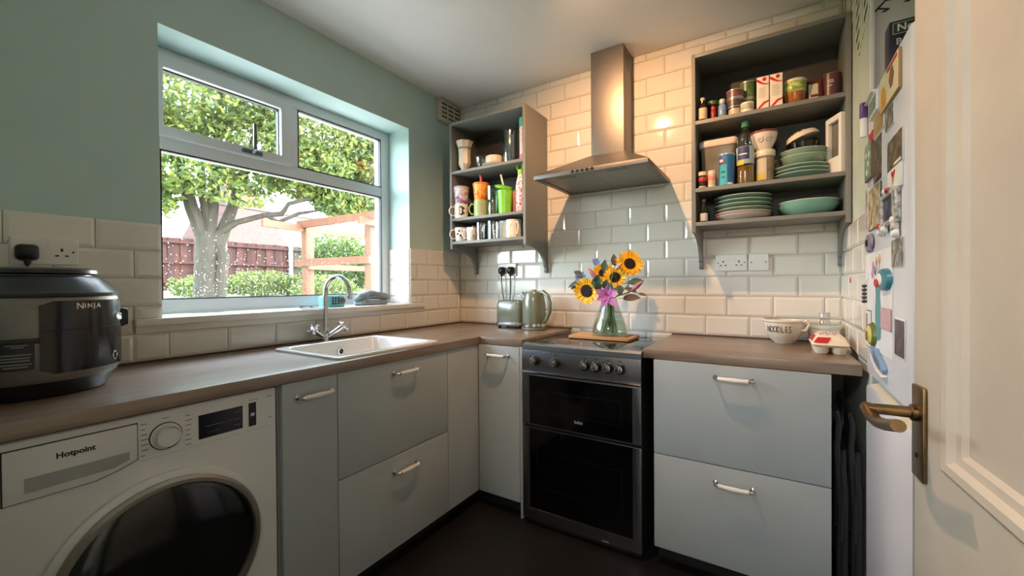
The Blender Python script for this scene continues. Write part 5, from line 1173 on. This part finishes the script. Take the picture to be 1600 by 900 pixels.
tin('white round tub with printed label before the green tins', 1.893, -.235, R1, .026, .046, mat('white_tub', '#d9d6c2', .4), m_whitep, label_band=(M2('grey_tub_label', '#b5b39f', rough=.5, noise=.4, scale=120), .3, .8))
for k in range(2): tin(('lower green tin behind the white tub', 'upper green tin stacked behind the white tub')[k], 1.893, -.165, R1 + k * .083, .034, .082, M2('green_tin_label', '#4d6a3e', rough=.35, noise=.3, scale=50))
tin('tall green and orange can squeezed beside the first carton', 1.925, -.118, R1, .030, .165, photo_mat('green_orange_can', '#5f7a3e', '#7b8a4a', '#cc5a38', 30), label_band=None)
def carton(label, x):
    t = thing('juice_carton', label, 'carton', (x, -.225, R1))
    B().box(x - .0235, x + .0235, -.252, -.200, R1 + .0005, R1 + .145).build('carton_body', mat('white_carton', '#ece6d8', .4) if 'white_carton' not in bpy.data.materials else bpy.data.materials['white_carton'], t, bevel=.001)
    Y = -.2526
    def w_(poly, m=m_red): B().prism(poly, 'y', Y, -.2518).build('red_swoosh', m, t)
    X = x
    w_([(X - .0235, R1 + .126), (X - .012, R1 + .117), (X + .004, R1 + .108), (X + .0235, R1 + .106), (X + .0235, R1 + .109), (X + .006, R1 + .114), (X - .008, R1 + .126), (X - .016, R1 + .134), (X - .0235, R1 + .136)])
    w_([(X - .0235, R1 + .002), (X - .012, R1 + .016), (X + .004, R1 + .032), (X + .0235, R1 + .036), (X + .0235, R1 + .030), (X + .008, R1 + .022), (X - .004, R1 + .010), (X - .014, R1 + .002)])
    B().lathe([(.008, 0), (.008, -.001), (0, -.0012)], (X + .006, -.252, R1 + .132), 12, 'y').build('red_fruit', m_red, t)
    q = B()
    for k in range(6): q.box(X - .016, X + rnd.uniform(.006, .017), -.2524, -.2518, R1 + .052 + k * .008, R1 + .0545 + k * .008)
    tag(q.build('text_lines', M2('grey_carton_text', '#a59f90', rough=.5), t), kind='stuff')
carton('left one of two red and white cartons on the top right shelf', 1.955); carton('right one of two red and white cartons on the top right shelf', 2.006)
t = thing('dessert_tub', 'round tub with lime green lid and amber contents beside the cartons', 'tub', (2.076, -.20, R1))
B().lathe([(.030, .0006), (.034, .006), (.041, .055)], (2.076, -.2, R1), 26).build('tub_body', mat('amber_tub', '#a8662a', .2, noise=.3, scale=50, coat=.4), t)
B().lathe([(.0415, .055), (.0425, .058), (.0425, .108), (.040, .112), (0, .112)], (2.076, -.2, R1), 26).build('lid', photo_mat('lime_lid_pattern', '#cfd8a0', '#9fb54e', '#7f9a3a', 60), t)
B().lathe([(.0427, .100), (.0432, .101), (.0432, .111), (.042, .1125)], (2.076, -.2, R1), 26, cap0=False, cap1=False).build('lid_rim', M2('pale_lid_rim', '#d9dcc0', rough=.4), t)
t = thing('food_pouch', 'dark red food pouch with white label near the right end', 'pouch', (2.147, -.175, R1))
q = B().rloft([(2.118, 2.178, -.200, -.150, .02, R1 + .0006), (2.116, 2.180, -.203, -.147, .02, R1 + .03), (2.120, 2.176, -.190, -.160, .012, R1 + .09), (2.120, 2.176, -.178, -.172, .002, R1 + .11)], 4); q.build('pouch_body', mat('dark_red_pouch', '#6a3a2e', .3), t, angle=60)
B().add([(2.126, -.2042, R1 + .012), (2.160, -.2042, R1 + .012), (2.160, -.196, R1 + .085), (2.126, -.196, R1 + .085)], [(0, 1, 2, 3)]).build('label', mat('pouch_label', '#c9c6b2', .5, noise=.15, scale=120), t)
t = tin('large purple tin at the right end of the top right shelf', 2.209, -.17, R1, .033, .118, mat('purple_tin', '#5f3b44', .35, noise=.15, scale=30), mat('purple_rim', '#7c5a62', .4))
q = B()
for k, (w0, w1, z) in enumerate(((-.012, .010, .082), (-.010, .012, .074), (-.012, .006, .060))):
    for j in range(4):
        a0 = math.radians(-100) + (w0 + (w1 - w0) * j / 4) / .0335; a1 = a0 + (w1 - w0) / 5 / .0335
        q.add([(2.209 + .0337 * math.cos(a0), -.17 + .0337 * math.sin(a0), R1 + z), (2.209 + .0337 * math.cos(a1), -.17 + .0337 * math.sin(a1), R1 + z), (2.209 + .0337 * math.cos(a1), -.17 + .0337 * math.sin(a1), R1 + z + .005), (2.209 + .0337 * math.cos(a0), -.17 + .0337 * math.sin(a0), R1 + z + .005)], [(0, 1, 2, 3)])
tag(q.build('label_print', M2('pale_mauve_print', '#d9c4c4', rough=.5), t), kind='stuff')
# middle shelf
t = thing('storage_tub', 'clear plastic storage tub with pinkish white lid behind the spice jars', 'food container', (1.765, -.13, R2))
B().rloft([(1.697, 1.835, -.195, -.055, .02, R2 + .0006), (1.690, 1.848, -.205, -.045, .022, R2 + .205)], 4).build('tub_body', mat('smoky_tub', '#7b7460', .25, noise=.25, scale=9), t, angle=50)
B().rloft([(1.684, 1.852, -.209, -.041, .024, R2 + .206), (1.682, 1.854, -.211, -.039, .024, R2 + .21), (1.682, 1.854, -.211, -.039, .024, R2 + .232), (1.688, 1.848, -.205, -.045, .02, R2 + .240)], 4).build('lid', mat('pinkish_white_lid', '#d8c8b8', .4), t, angle=50)
for lab, x, body, lb_ in (('small dark spice jar with red label and white lid', 1.7045, '#3a2118', '#c0392b'), ('small pale spice jar with pink label beside the dark one', 1.7465, '#dcb898', '#d98876')):
    t = thing('spice_jar', lab, 'spice jar', (x, -.242, R2)); B().lathe([(.0165, .0006), (.0178, .003), (.0178, .062)], (x, -.242, R2), 22).build('jar_body', mat('spice_jar_' + body[1:], body, .3), t)
    B().lathe([(.0185, .062), (.0185, .078), (.017, .080), (0, .080)], (x, -.242, R2), 22).build('lid', m_cream, t)
    B().lathe([(.018, .034), (.0184, .035), (.0184, .052), (.018, .053)], (x, -.242, R2), 22, cap0=False, cap1=False).build('label', mat('spice_label_' + lb_[1:], lb_, .5), t)
    B().lathe([(.0177, .004), (.0182, .005), (.0182, .009), (.0177, .010)], (x, -.242, R2), 22, cap0=False, cap1=False).build('foot_band', m_cream, t)
t = thing('salt_drum', 'blue salt drum with red logo patch on the middle right shelf', 'food drum', (1.808, -.232, R2))
B().lathe([(.033, .0006), (.0335, .003), (.0335, .143)], (1.808, -.232, R2), 30).build('drum_body', mat('salt_blue', '#2d6ea6', .35), t)
B().lathe([(.0338, .143), (.0342, .144), (.0342, .149), (.032, .151), (0, .151)], (1.808, -.232, R2), 30).build('lid', m_silver, t)
def wrap(t, c, r, a0, a1, z0, z1, m, name, n=6):
    q = B(); R = []
    for i in range(n + 1):
        a = math.radians(a0 + (a1 - a0) * i / n); R.append([(c[0] + r * math.cos(a), c[1] + r * math.sin(a), z0), (c[0] + r * math.cos(a), c[1] + r * math.sin(a), z1)])
    o = len(q.v)
    for p in R: q.v += p
    for i in range(n): q.face([2 * i, 2 * i + 2, 2 * i + 3, 2 * i + 1])
    return q.build(name, m, t, angle=80)
SC = (1.808, -.232)
wrap(t, SC, .0340, -150, -84, R2 + .003, R2 + .098, mat('salt_cyan', '#49b0c6', .35), 'cyan_panel'); wrap(t, SC, .0343, -148, -106, R2 + .105, R2 + .128, m_red, 'logo_patch'); wrap(t, SC, .0346, -142, -112, R2 + .111, R2 + .122, m_whitep, 'logo_text')
wrap(t, SC, .0343, -126, -96, R2 + .060, R2 + .066, m_print, 'label_print'); wrap(t, SC, .0343, -122, -100, R2 + .036, R2 + .041, m_print, 'label_print'); wrap(t, SC, .0343, -80, -40, R2 + .003, R2 + .012, m_whitep, 'base_print')
OX, OY = 1.884, -.215
t = thing('oil_bottle', 'clear cooking oil bottle with green cap and navy label, a third full', 'bottle', (OX, OY, R2))
q = B(); R = []
for r, z in ((.034, .0006), (.037, .006), (.037, .09), (.0355, .10), (.037, .11), (.037, .15), (.0345, .17), (.037, .19), (.034, .215), (.022, .245), (.014, .255), (.013, .268)):
    R.append([(OX + r * (1 - .03 * (j % 2)) * math.cos(PI * j / 12), OY + r * (1 - .03 * (j % 2)) * math.sin(PI * j / 12), R2 + z) for j in range(24)])
q.rings(R).build('bottle_body', m_clear, t, angle=30)
B().lathe([(.0, .003), (.034, .003), (.035, .008), (.035, .083), (0, .083)], (OX, OY, R2), 22).build('oil', mat('golden_oil', '#8f6a14', .1, noise=.15), t)
B().lathe([(.016, .266), (.017, .268), (.017, .292), (.013, .296), (0, .296)], (OX, OY, R2), 18).build('cap', mat('green_cap', '#3d7a52', .4), t)
wrap(t, (OX, OY), .0374, -175, -10, R2 + .092, R2 + .172, mat('pale_blue_label', '#a9bfc0', .4), 'label', 10); wrap(t, (OX, OY), .0378, -140, -62, R2 + .112, R2 + .170, mat('navy_label', '#3c3f68', .4), 'navy_patch', 8); wrap(t, (OX, OY), .0378, -150, -95, R2 + .088, R2 + .108, mat('yellow_flower_print', '#e2c92e', .4), 'yellow_flower', 6); wrap(t, (OX, OY), .0381, -132, -76, R2 + .134, R2 + .139, m_whitep, 'label_text')
t = thing('storage_tub', 'round clear tub with white lid and printed label beside the oil bottle', 'food container', (1.962, -.19, R2))
B().lathe([(.033, .0006), (.036, .004), (.038, .120)], (1.962, -.19, R2), 26).build('tub_body', mat('brown_tub', '#8a7a66', .25, noise=.3, scale=30), t); B().lathe([(.041, .120), (.042, .122), (.042, .146), (.040, .149), (0, .149)], (1.962, -.19, R2), 26).build('lid', m_cream, t)
wrap(t, (1.962, -.19), .0385, -160, -80, R2 + .012, R2 + .110, mat('cream_label', '#c9c2ae', .5), 'label'); wrap(t, (1.962, -.19), .0389, -155, -88, R2 + .012, R2 + .042, mat('yellow_label_base', '#cdb64a', .5), 'yellow_band')
q = B()
t = thing('patterned_bowl', 'white bowl with brown rim and curl print on the round tub', 'bowl', (1.958, -.185, R2 + .1505)); shell([(.028, .0006), (.03, .006), (.048, .045), (.056, .082)], (1.958, -.185, R2 + .1505), 28, m_cream, 'bowl', t)
B().lathe([(.0545, .076), (.0565, .079), (.0575, .086), (.054, .087), (.053, .08)], (1.958, -.185, R2 + .1505), 28, cap0=False, cap1=False).build('rim', mat('red_brown_rim', '#8a4236', .3), t)
for da in (-14, 24):
    a = math.radians(CAMA - 35 + da); c = Vector((1.958 + .0465 * math.cos(a), -.185 + .0465 * math.sin(a), R2 + .1505 + .045)); T_ = Vector((-math.sin(a), math.cos(a), 0)); U_ = Vector((0, 0, 1)); N_ = Vector((math.cos(a), math.sin(a), -.35))
    B().tube([c + N_ * .001 + T_ * (.003 + .0011 * k) * math.cos(k * .7) + (U_ + Vector((math.cos(a), math.sin(a), 0)) * .38) * (.003 + .0011 * k) * math.sin(k * .7) for k in range(11)], .0011, 5).build('curl_print', M2('grey_curl_print', '#75706a', rough=.5), t)
# plate stacks, every plate a thing
m_gp = mat('sage_stoneware', '#86a08a', .18, noise=.04, coat=.3); m_gp2 = mat('dark_sage_stoneware', '#6f9384', .18, noise=.04, coat=.3); m_wp = mat('white_plate', '#d8d0c8', .2); m_tq = mat('pale_turquoise_stoneware', '#8fc0b0', .2, coat=.3)
def plate(label, x, y, z, r, h, m, group, deep=False, name='plate', rimm=None):
    t = thing(name, label, 'plate' if not deep else 'bowl', (x, y, z), group=group)
    if deep: P_ = [(r * .42, .0004), (r * .5, .004), (r * .86, h * .5), (r, h), (r - .006, h), (r * .80, h * .56), (r * .42, .010), (0, .010)]
    else: P_ = [(r * .60, .0004), (r * .64, .003), (r * .97, h - .004), (r, h), (r - .003, h + .002), (r * .93, h - .001), (r * .62, .007), (0, .007)]
    B().lathe(P_, (x, y, z), 44, cap1=False).build('dish', m, t)
    if rimm: B().lathe([(r - .004, h + .0008), (r + .0006, h), (r + .001, h + .002), (r - .003, h + .0035)], (x, y, z), 44, cap0=False, cap1=False).build('rim', rimm, t)
    return t
m_rim = mat('pale_glaze_rim', '#c9d4c2', .2)
RC = (2.100, -.142)
for k in range(3): plate(('bottom', 'middle', 'top')[k] + ' green plate of the three beneath the bowls on the middle right shelf', RC[0] + (0, .002, -.001)[k], RC[1], R2 + k * .0165, .109, .026, m_gp2, 'green plates on the middle right shelf', rimm=m_rim)
for k in range(2): plate(('lower', 'upper')[k] + ' green bowl stacked on the plates of the middle right shelf', RC[0] + .008, RC[1], R2 + .0465 + k * .026, .092, .058, m_gp, 'green bowls on the plates', deep=True, name='bowl', rimm=m_rim)
t = thing('casserole_bowl', 'glossy black bowl on top of the green bowls', 'bowl', (2.108, -.142, R2 + .106)); shell([(.035, .0006), (.045, .006), (.060, .045), (.063, .062)], (2.108, -.142, R2 + .106), 28, mat('black_glaze', '#141110', .1, coat=.4), 'bowl', t)
q = B().lathe([(.066, .0), (.067, .004), (.058, .022), (.035, .034), (.0, .038)], (0, 0, 0), 28, cap0=True); q.xf(Matrix.Translation((2.106, -.142, R2 + .190)) @ Matrix.Rotation(-.34, 4, 'Y'))
lidt = thing('domed_cover', 'speckled cream lid tilted over the black bowl', 'cover', (2.106, -.142, R2 + .185)); q.build('lid_dome', m_cream, lidt)
for a, rr in ((-2.2, .045), (-1.6, .05), (-1.1, .046), (-2.6, .05)): B().lathe([(.006, 0), (.006, .0015), (0, .002)], tuple(Matrix.Translation((2.106, -.142, R2 + .190)) @ Matrix.Rotation(-.34, 4, 'Y') @ Vector((rr * math.cos(a), rr * math.sin(a), .0265))), 8).build('speckle', m_print, lidt)
t = thing('spoon_rest', 'white grater-shaped tray standing upright against the right panel', 'kitchen tray', (2.226, -.19, R2))
TM = Matrix.Translation((2.219, -.205, 0)) @ Matrix.Rotation(math.radians(24), 4, 'Z')
B().frame(-.052, .052, R2 + .0008, R2 + .250, -.036, .036, R2 + .075, R2 + .225, 'x', -.012, .012).xf(TM).build('tray_frame', m_cer, t, bevel=.006, seg=3)
B().box(.006, .011, -.038, .038, R2 + .073, R2 + .227).xf(TM).build('tray_back', mat('grey_tray_insert', '#6f6c64', .5), t)
# bottom shelf
bottle('little dark bottle with white label at the left of the bottom right shelf', 1.708, -.225, R3, [(.016, .0006), (.017, .003), (.017, .07), (.010, .085), (.009, .1)], mat('dark_green_glass', '#22261d', .15), mat('dark_cap', '#4a463c', .4), lab=(m_whitep, .0172, .008, .045))
PC_ = (1.868, -.142)
for k in range(6):
    plate(('lowest white plate of the stack on the bottom right shelf', 'second white plate up the stack on the bottom right shelf', 'lowest green plate of the bottom right shelf stack', 'second green plate of the bottom right shelf stack', 'third green plate of the bottom right shelf stack', 'topmost green plate of the bottom right shelf stack')[k],
          PC_[0] + (0, .001, .003, -.002, .001, 0)[k], PC_[1], R3 + (0, .014, .030, .050, .069, .089)[k], (.118, .119, .118, .122, .120, .122)[k], .026, m_wp if k < 2 else m_gp2, 'plates on the bottom right shelf', rimm=m_rim if k > 1 else mat('pink_plate_rim', '#d8b8b0', .3) if 'pink_plate_rim' not in bpy.data.materials else bpy.data.materials['pink_plate_rim'])
plate('lower of two wide turquoise bowls on the bottom right shelf', 2.126, -.142, R3, .116, .050, m_tq, 'turquoise bowls', deep=True, name='serving_dish')
plate('upper of two wide turquoise bowls, cream inside', 2.126, -.142, R3 + .014, .117, .050, m_tq, 'turquoise bowls', deep=True, name='serving_dish', rimm=m_cream)
# ------------------------------------------------------------------ on the fridge
FM = FX - .0004
def magnet(nm, label, cat, y0, y1, z0, z1, m, th=.004, frame_m=None, inner=None, rz=0., bevel=.0008):
    """flat magnet on the fridge door facing the kitchen"""
    yc, zc = (y0 + y1) / 2, (z0 + z1) / 2; w_, h_ = (y1 - y0) / 2, (z1 - z0) / 2
    t = thing(nm, label, cat, (FM - th, yc, zc)); Rm = Matrix.Translation((0, yc, zc)) @ Matrix.Rotation(rz, 4, 'X') @ Matrix.Translation((0, -yc, -zc))
    B().box(FM - th, FM, y0, y1, z0, z1).xf(Rm).build('backing', frame_m or m_whitep, t, bevel=bevel)
    i = inner if inner is not None else .0015
    B().box(FM - th - .0006, FM - th + .0004, y0 + i, y1 - i, z0 + i, z1 - i).xf(Rm).build('picture', m, t)
    return t, Rm
def patch(t, Rm, pts, m, name='print', d=.0052):
    B().prism(pts, 'x', FM - d - .0003, FM - d + .0002).xf(Rm).build(name, m, t)
m_gph = photo_mat('grey_photo', '#3f3c3a', '#77706a', '#b3aaa2', 45); m_bph = photo_mat('brown_photo', '#3a2c24', '#5c473a', '#8b7560', 45)
m_gold = photo_mat('gold_photo', '#b07a30', '#caa25a', '#8a8064', 50); m_navy = photo_mat('navy_photo', '#1a1830', '#2c2848', '#5c5872', 40)
m_tealp = photo_mat('teal_photo', '#5f8478', '#9fb4a4', '#6f8a6e', 50)
t, R = magnet('picture_magnet', 'large cream and orange cartoon picture, topmost on the fridge door', 'magnet', -1.115, -.915, 1.663, 1.757, mat('cream_card', '#ead9b0', .5), .006, mat('tan_edge', '#b08a5a', .6))
patch(t, R, [(-.925, 1.668), (-.925, 1.715), (-.955, 1.728), (-.985, 1.705), (-.99, 1.668)], mat('orange_print', '#e5a33a', .5), d=.0066); patch(t, R, [(-1.035, 1.69), (-1.02, 1.715), (-1.035, 1.74), (-1.06, 1.74), (-1.075, 1.715), (-1.06, 1.69)], mat('brown_figure', '#8a5a32', .5), d=.0066)
patch(t, R, [(-1.0, 1.742), (-1.0, 1.752), (-1.105, 1.752), (-1.105, 1.742)], m_red, d=.0066)
t, R = magnet('striped_magnet', 'black and white striped strip at the far top corner of the fridge door', 'magnet', -.83, -.675, 1.762, 1.769, m_whitep, .010)
for k in range(7): patch(t, R, [(-.685 - k * .021, 1.762), (-.692 - k * .021, 1.762), (-.692 - k * .021, 1.769), (-.685 - k * .021, 1.769)], m_print, d=.0106)
magnet('framed_magnet', 'white framed green picture below the striped strip', 'magnet', -.862, -.745, 1.700, 1.757, m_tealp, .006, m_whitep, .007)
magnet('photo_magnet', 'grey portrait photo hanging under the orange cartoon picture', 'magnet', -1.045, -.955, 1.60, 1.655, m_gph, .002)
t = thing('marker_pen', 'white marker pen with purple cap clipped to the fridge door', 'pen', (FM - .01, -.70, 1.70)); B().lathe([(.008, .0), (.0095, .004), (.0095, .060)], (FM - .011, -.70, 1.667), 14).build('pen_body', m_whitep, t); B().lathe([(.0105, .060), (.0105, .105), (.007, .110), (0, .110)], (FM - .011, -.70, 1.667), 14).build('cap', mat('purple_cap', '#55377a', .4), t)
magnet('photo_magnet', 'golden brown photo beside the white framed green picture', 'magnet', -.935, -.80, 1.628, 1.690, m_gold, .002)
t, R = magnet('cross_magnet', 'small red cross magnet below the marker pen', 'magnet', -.80, -.74, 1.625, 1.66, m_red, .004, m_red)
t, R = magnet('picture_magnet', 'narrow teal picture with white flowers near the far fridge edge', 'magnet', -.79, -.69, 1.520, 1.635, m_tealp, .007, mat('brown_edge', '#6b5a44', .6), .002)
for (y, z) in ((-.72, 1.60), (-.75, 1.57), (-.73, 1.545), (-.765, 1.595)): patch(t, R, [(y + .010 * math.cos(k * PI / 4), z + .009 * math.sin(k * PI / 4)) for k in range(8)], m_whitep, d=.0077)
magnet('photo_magnet', 'tall brown photo in the upper middle of the fridge door', 'magnet', -.915, -.803, 1.49, 1.62, m_bph, .002)
t, R = magnet('photo_magnet', 'square dark brown photo near the front edge of the fridge door', 'magnet', -1.135, -.985, 1.485, 1.565, m_bph, .003)
patch(t, R, [(-1.06, 1.49), (-1.06, 1.497), (-1.125, 1.497), (-1.125, 1.49)], m_whitep, d=.0037)
t, R = magnet('ice_cream_magnet', 'white tile magnet with red heart ice cream cone', 'magnet', -1.130, -1.005, 1.428, 1.482, m_whitep, .006)
patch(t, R, [(-1.055, 1.460), (-1.045, 1.472), (-1.055, 1.478), (-1.066, 1.472), (-1.077, 1.478), (-1.087, 1.472), (-1.077, 1.460)], m_red, d=.0068); patch(t, R, [(-1.052, 1.459), (-1.080, 1.459), (-1.066, 1.437)], mat('cone_tan', '#b99a5a', .5), d=.0068)
t, R = magnet('picture_magnet', 'gold and grey picture card left of the ornate photo frame', 'magnet', -.900, -.725, 1.360, 1.485, photo_mat('gold_grey_picture', '#7a6f66', '#c0a673', '#e0d2b8', 40), .003, m_print)
# ornate frame with figures
t = thing('photo_frame_magnet', 'ornate little photo frame magnet with moulded figures and dark photo', 'magnet', (FM - .012, -1.02, 1.385))
m_of = photo_mat('ornate_enamel', '#5f6f78', '#b8b4ae', '#d9cfc4', 70)
B().frame(-1.110, -.925, 1.345, 1.432, -1.075, -.955, 1.358, 1.420, 'x', FM - .012, FM).build('ornate_frame', m_of, t, bevel=.003)
B().box(FM - .006, FM, -1.076, -.954, 1.357, 1.421).build('photo', m_navy, t)
for y, z, r, m in ((-.94, 1.352, .012, m_red), (-.965, 1.345, .013, m_of), (-.935, 1.335, .010, m_whitep), (-.985, 1.340, .011, m_whitep), (-1.085, 1.352, .013, m_whitep), (-1.095, 1.335, .014, m_of), (-1.10, 1.318, .012, m_whitep), (-1.03, 1.434, .010, m_red), (-1.0, 1.436, .009, m_whitep), (-1.06, 1.436, .010, m_of)):
    B().lathe([(.0, -.014), (r * .6, -.012), (r, -.004), (r, 0)], (FM - .004, y, z), 10, 'x').build('figure', m, t)
t = thing('flower_magnet', 'mauve-grey flower shaped magnet holding the long drawing', 'magnet', (FM - .01, -.75, 1.322))
for k in range(6):
    a = k * PI / 3; B().lathe([(.0, -.008), (.014, -.006), (.020, .0)], (FM - .003, -.75 + .034 * math.cos(a), 1.322 + .012 * math.sin(a)), 10, 'x').build('petal', M2('mauve_grey', '#857a92', rough=.5, noise=.3, scale=60), t)
B().lathe([(.0, -.012), (.010, -.010), (.013, .0)], (FM - .003, -.75, 1.322), 10, 'x').build('flower_centre', m_print, t)
magnet('photo_magnet', 'dark grey photo right of the long white drawing', 'magnet', -1.142, -1.025, 1.236, 1.308, m_gph, .002)
# child's drawing on paper
t = thing('paper_drawing', 'long white sheet with a drawn teal vase of flowers', 'drawing', (FM - .001, -.87, 1.15))
B().box(FM - .0012, FM, -1.03, -.70, 1.00, 1.290).build('sheet', mat('white_paper', '#e6e6ea', .7), t)
def dp_(pts, m, n='print'): B().prism(pts, 'x', FM - .0019, FM - .0011).build(n, m, t)
dp_([(-.82, 1.195), (-.80, 1.21), (-.86, 1.19), (-.90, 1.20), (-.885, 1.165), (-.905, 1.10), (-.895, 1.04), (-.86, 1.03), (-.835, 1.04), (-.82, 1.10), (-.83, 1.165)], mat('drawn_teal', '#5f9aa0', .6), 'drawn_vase')
for y, z, m in ((-.79, 1.25, mat('drawn_pink', '#dba7be', .6)), (-.82, 1.235, mat('drawn_lilac', '#a89ac4', .6)), (-.84, 1.262, mat('drawn_peach', '#e0b49a', .6)), (-.88, 1.268, mat('drawn_yellow', '#d9c48e', .6)), (-.78, 1.225, mat('drawn_mauve', '#c59ab8', .6))):
    dp_([(y + .018 * math.cos(k * PI / 4), z + .014 * math.sin(k * PI / 4)) for k in range(8)], m, 'drawn_flower')
    dp_([(y - .003, z), (y + .003, z), (-.858, 1.19), (-.866, 1.19)], M2('drawn_green', '#8aa58a', rough=.6), 'drawn_stem')
t = thing('round_magnet', 'round teal domed magnet with red and white centre', 'magnet', (FM - .01, -.965, 1.207))
B().lathe([(.0, -.016), (.040, -.015), (.055, -.010), (.060, .0)], (FM - .0012, -.965, 1.207), 24, 'x', sx=1.15, sy=.52).build('dome', mat('teal_dome', '#3f7f90', .3), t)
B().lathe([(.0, -.0185), (.030, -.0178), (.036, -.0150)], (FM - .0012, -.955, 1.207), 20, 'x', sx=1.15, sy=.5).build('white_inset', m_whitep, t); B().lathe([(.0, -.0205), (.020, -.020), (.024, -.018)], (FM - .0012, -.945, 1.198), 16, 'x', sx=1.2, sy=.5).build('red_centre', m_red, t)
magnet('tag_magnet', 'pale pink rectangular tag beside the drawn vase', 'magnet', -1.028, -.908, 1.072, 1.130, mat('dusty_pink', '#cfa9b2', .5, noise=.12, scale=60), .004, mat('pink_edge', '#a8808c', .5), bevel=.0018)
magnet('postcard', 'tall navy postcard with white border near the front fridge edge', 'postcard', -1.153, -1.055, 1.018, 1.113, m_navy, .002, m_whitep, .004)
t = thing('avocado_magnet', 'oval green and yellow magnet at the lower left of the drawing', 'magnet', (FM - .01, -.79, 1.042))
B().lathe([(.0, -.010), (.050, -.009), (.060, .0)], (FM - .0012, -.79, 1.042), 22, 'x', sx=.98, sy=.62).build('green_rim', mat('avocado_green', '#5f6e32', .45), t); B().lathe([(.0, -.013), (.034, -.012), (.044, -.0095)], (FM - .0012, -.785, 1.042), 20, 'x', sx=.98, sy=.6).build('yellow_face', mat('avocado_yellow', '#d9cc6a', .45), t); B().lathe([(.0, -.016), (.012, -.0155), (.016, -.0125)], (FM - .0012, -.775, 1.036), 14, 'x').build('stone', mat('avocado_stone', '#8a6a2e', .5), t)
t = thing('shoe_magnet', 'blue and white trainer shaped magnet under the drawing', 'magnet', (FM - .008, -.895, .977))
B().prism([(-.82, 1.008), (-.85, 1.004), (-.875, 1.010), (-.905, .992), (-.955, .978), (-.972, .965), (-.968, .955), (-.90, .962), (-.845, .978), (-.822, .990)], 'x', FM - .012, FM).build('shoe_upper', mat('pale_blue_shoe', '#7f9fc0', .5), t, bevel=.002)
B().prism([(-.818, .988), (-.845, .974), (-.90, .958), (-.97, .951), (-.972, .945), (-.90, .950), (-.842, .966), (-.818, .980)], 'x', FM - .014, FM).build('shoe_sole', m_whitep, t, bevel=.001)
for k in range(3): B().prism([(-.86 - k * .03, 1.002 - k * .008), (-.868 - k * .03, 1.0 - k * .008), (-.885 - k * .03, .972 - k * .006), (-.877 - k * .03, .974 - k * .006)], 'x', FM - .0126, FM - .0115).build('stripe', m_navy, t)
t, R = magnet('card', 'white card with dark edge hanging low at the far fridge edge', 'card', -.765, -.685, .995, 1.112, m_whitep, .002, m_print, .003)
patch(t, R, [(-.69, 1.05), (-.71, 1.05), (-.71, 1.10), (-.69, 1.10)], mat('mauve_brown_print', '#8a6a66', .5), d=.0027)
t = thing('bottle_opener', 'dark beaded keyring hanging from the far edge of the fridge door', 'keyring', (FM - .006, -.685, 1.16))
for k in range(5): B().lathe([(.0, -.006), (.006, -.004), (.007, .0), (.006, .004), (0, .006)], (FM - .007, -.685, 1.138 + k * .0125), 10).build('bead', M2('gunmetal_bead', '#4b4b50', rough=.2, metal=.8), t)
t, R = magnet('leaf_card', 'white card with a pencil leaf drawing at the far fridge edge', 'card', -.715, -.673, 1.205, 1.288, m_whitep, .002)
magnet('photo_magnet', 'lilac grey photo strip at the far edge beside the gold picture', 'magnet', -.71, -.675, 1.375, 1.50, photo_mat('lilac_photo', '#8a7f8e', '#b5aab0', '#cfc6c4', 40), .002)

# on top of the fridge
bx = thing('food_box', 'dark navy food box with lettered green banner on top of the fridge', 'box', (2.40, -.745, 1.7705))
B().box(2.290, 2.50, -.775, -.715, 1.7706, 1.978).build('carton', mat('navy_carton', '#23263a', .4, noise=.1), bx, bevel=.001)
bn = B().box(2.2965, 2.49, -.7758, -.7748, 1.938, 1.972).build('banner', mat('dark_green_banner', '#3c4632', .4), bx)
B().frame(2.2965, 2.49, 1.938, 1.972, 2.299, 2.4875, 1.9405, 1.9695, 'y', -.7762, -.7757).build('banner_border', mat('gold_line', '#a9a074', .4), bn)
text(bn, 'Nestlé', .029, (2.306, -.7762, 1.955), (1, 0, 0), (0, 0, 1), m_whitep, align='LEFT', bold=.0006)
text(bx, 'B', .026, (2.304, -.7756, 1.915), (1, 0, 0), (0, 0, 1), mat('pale_letters', '#cfc3ae', .5), align='LEFT', bold=.0006)
pb = thing('plastic_bag', 'crumpled pale plastic bag beside the box on top of the fridge', 'bag', (2.30, -.86, 1.7705))
q = B().rloft([(2.275, 2.36, -.90, -.81, .03, 1.7706), (2.272, 2.37, -.91, -.80, .035, 1.80), (2.285, 2.36, -.89, -.815, .03, 1.835), (2.30, 2.34, -.865, -.835, .012, 1.85)], 5)
q.v = [(x + rnd.uniform(-.006, .006), y + rnd.uniform(-.006, .006), z + (rnd.uniform(-.004, .004) if z > 1.775 else 0)) for x, y, z in q.v]
q.build('bag_body', mat('pale_plastic', '#b9c4bd', .25), pb, angle=20)
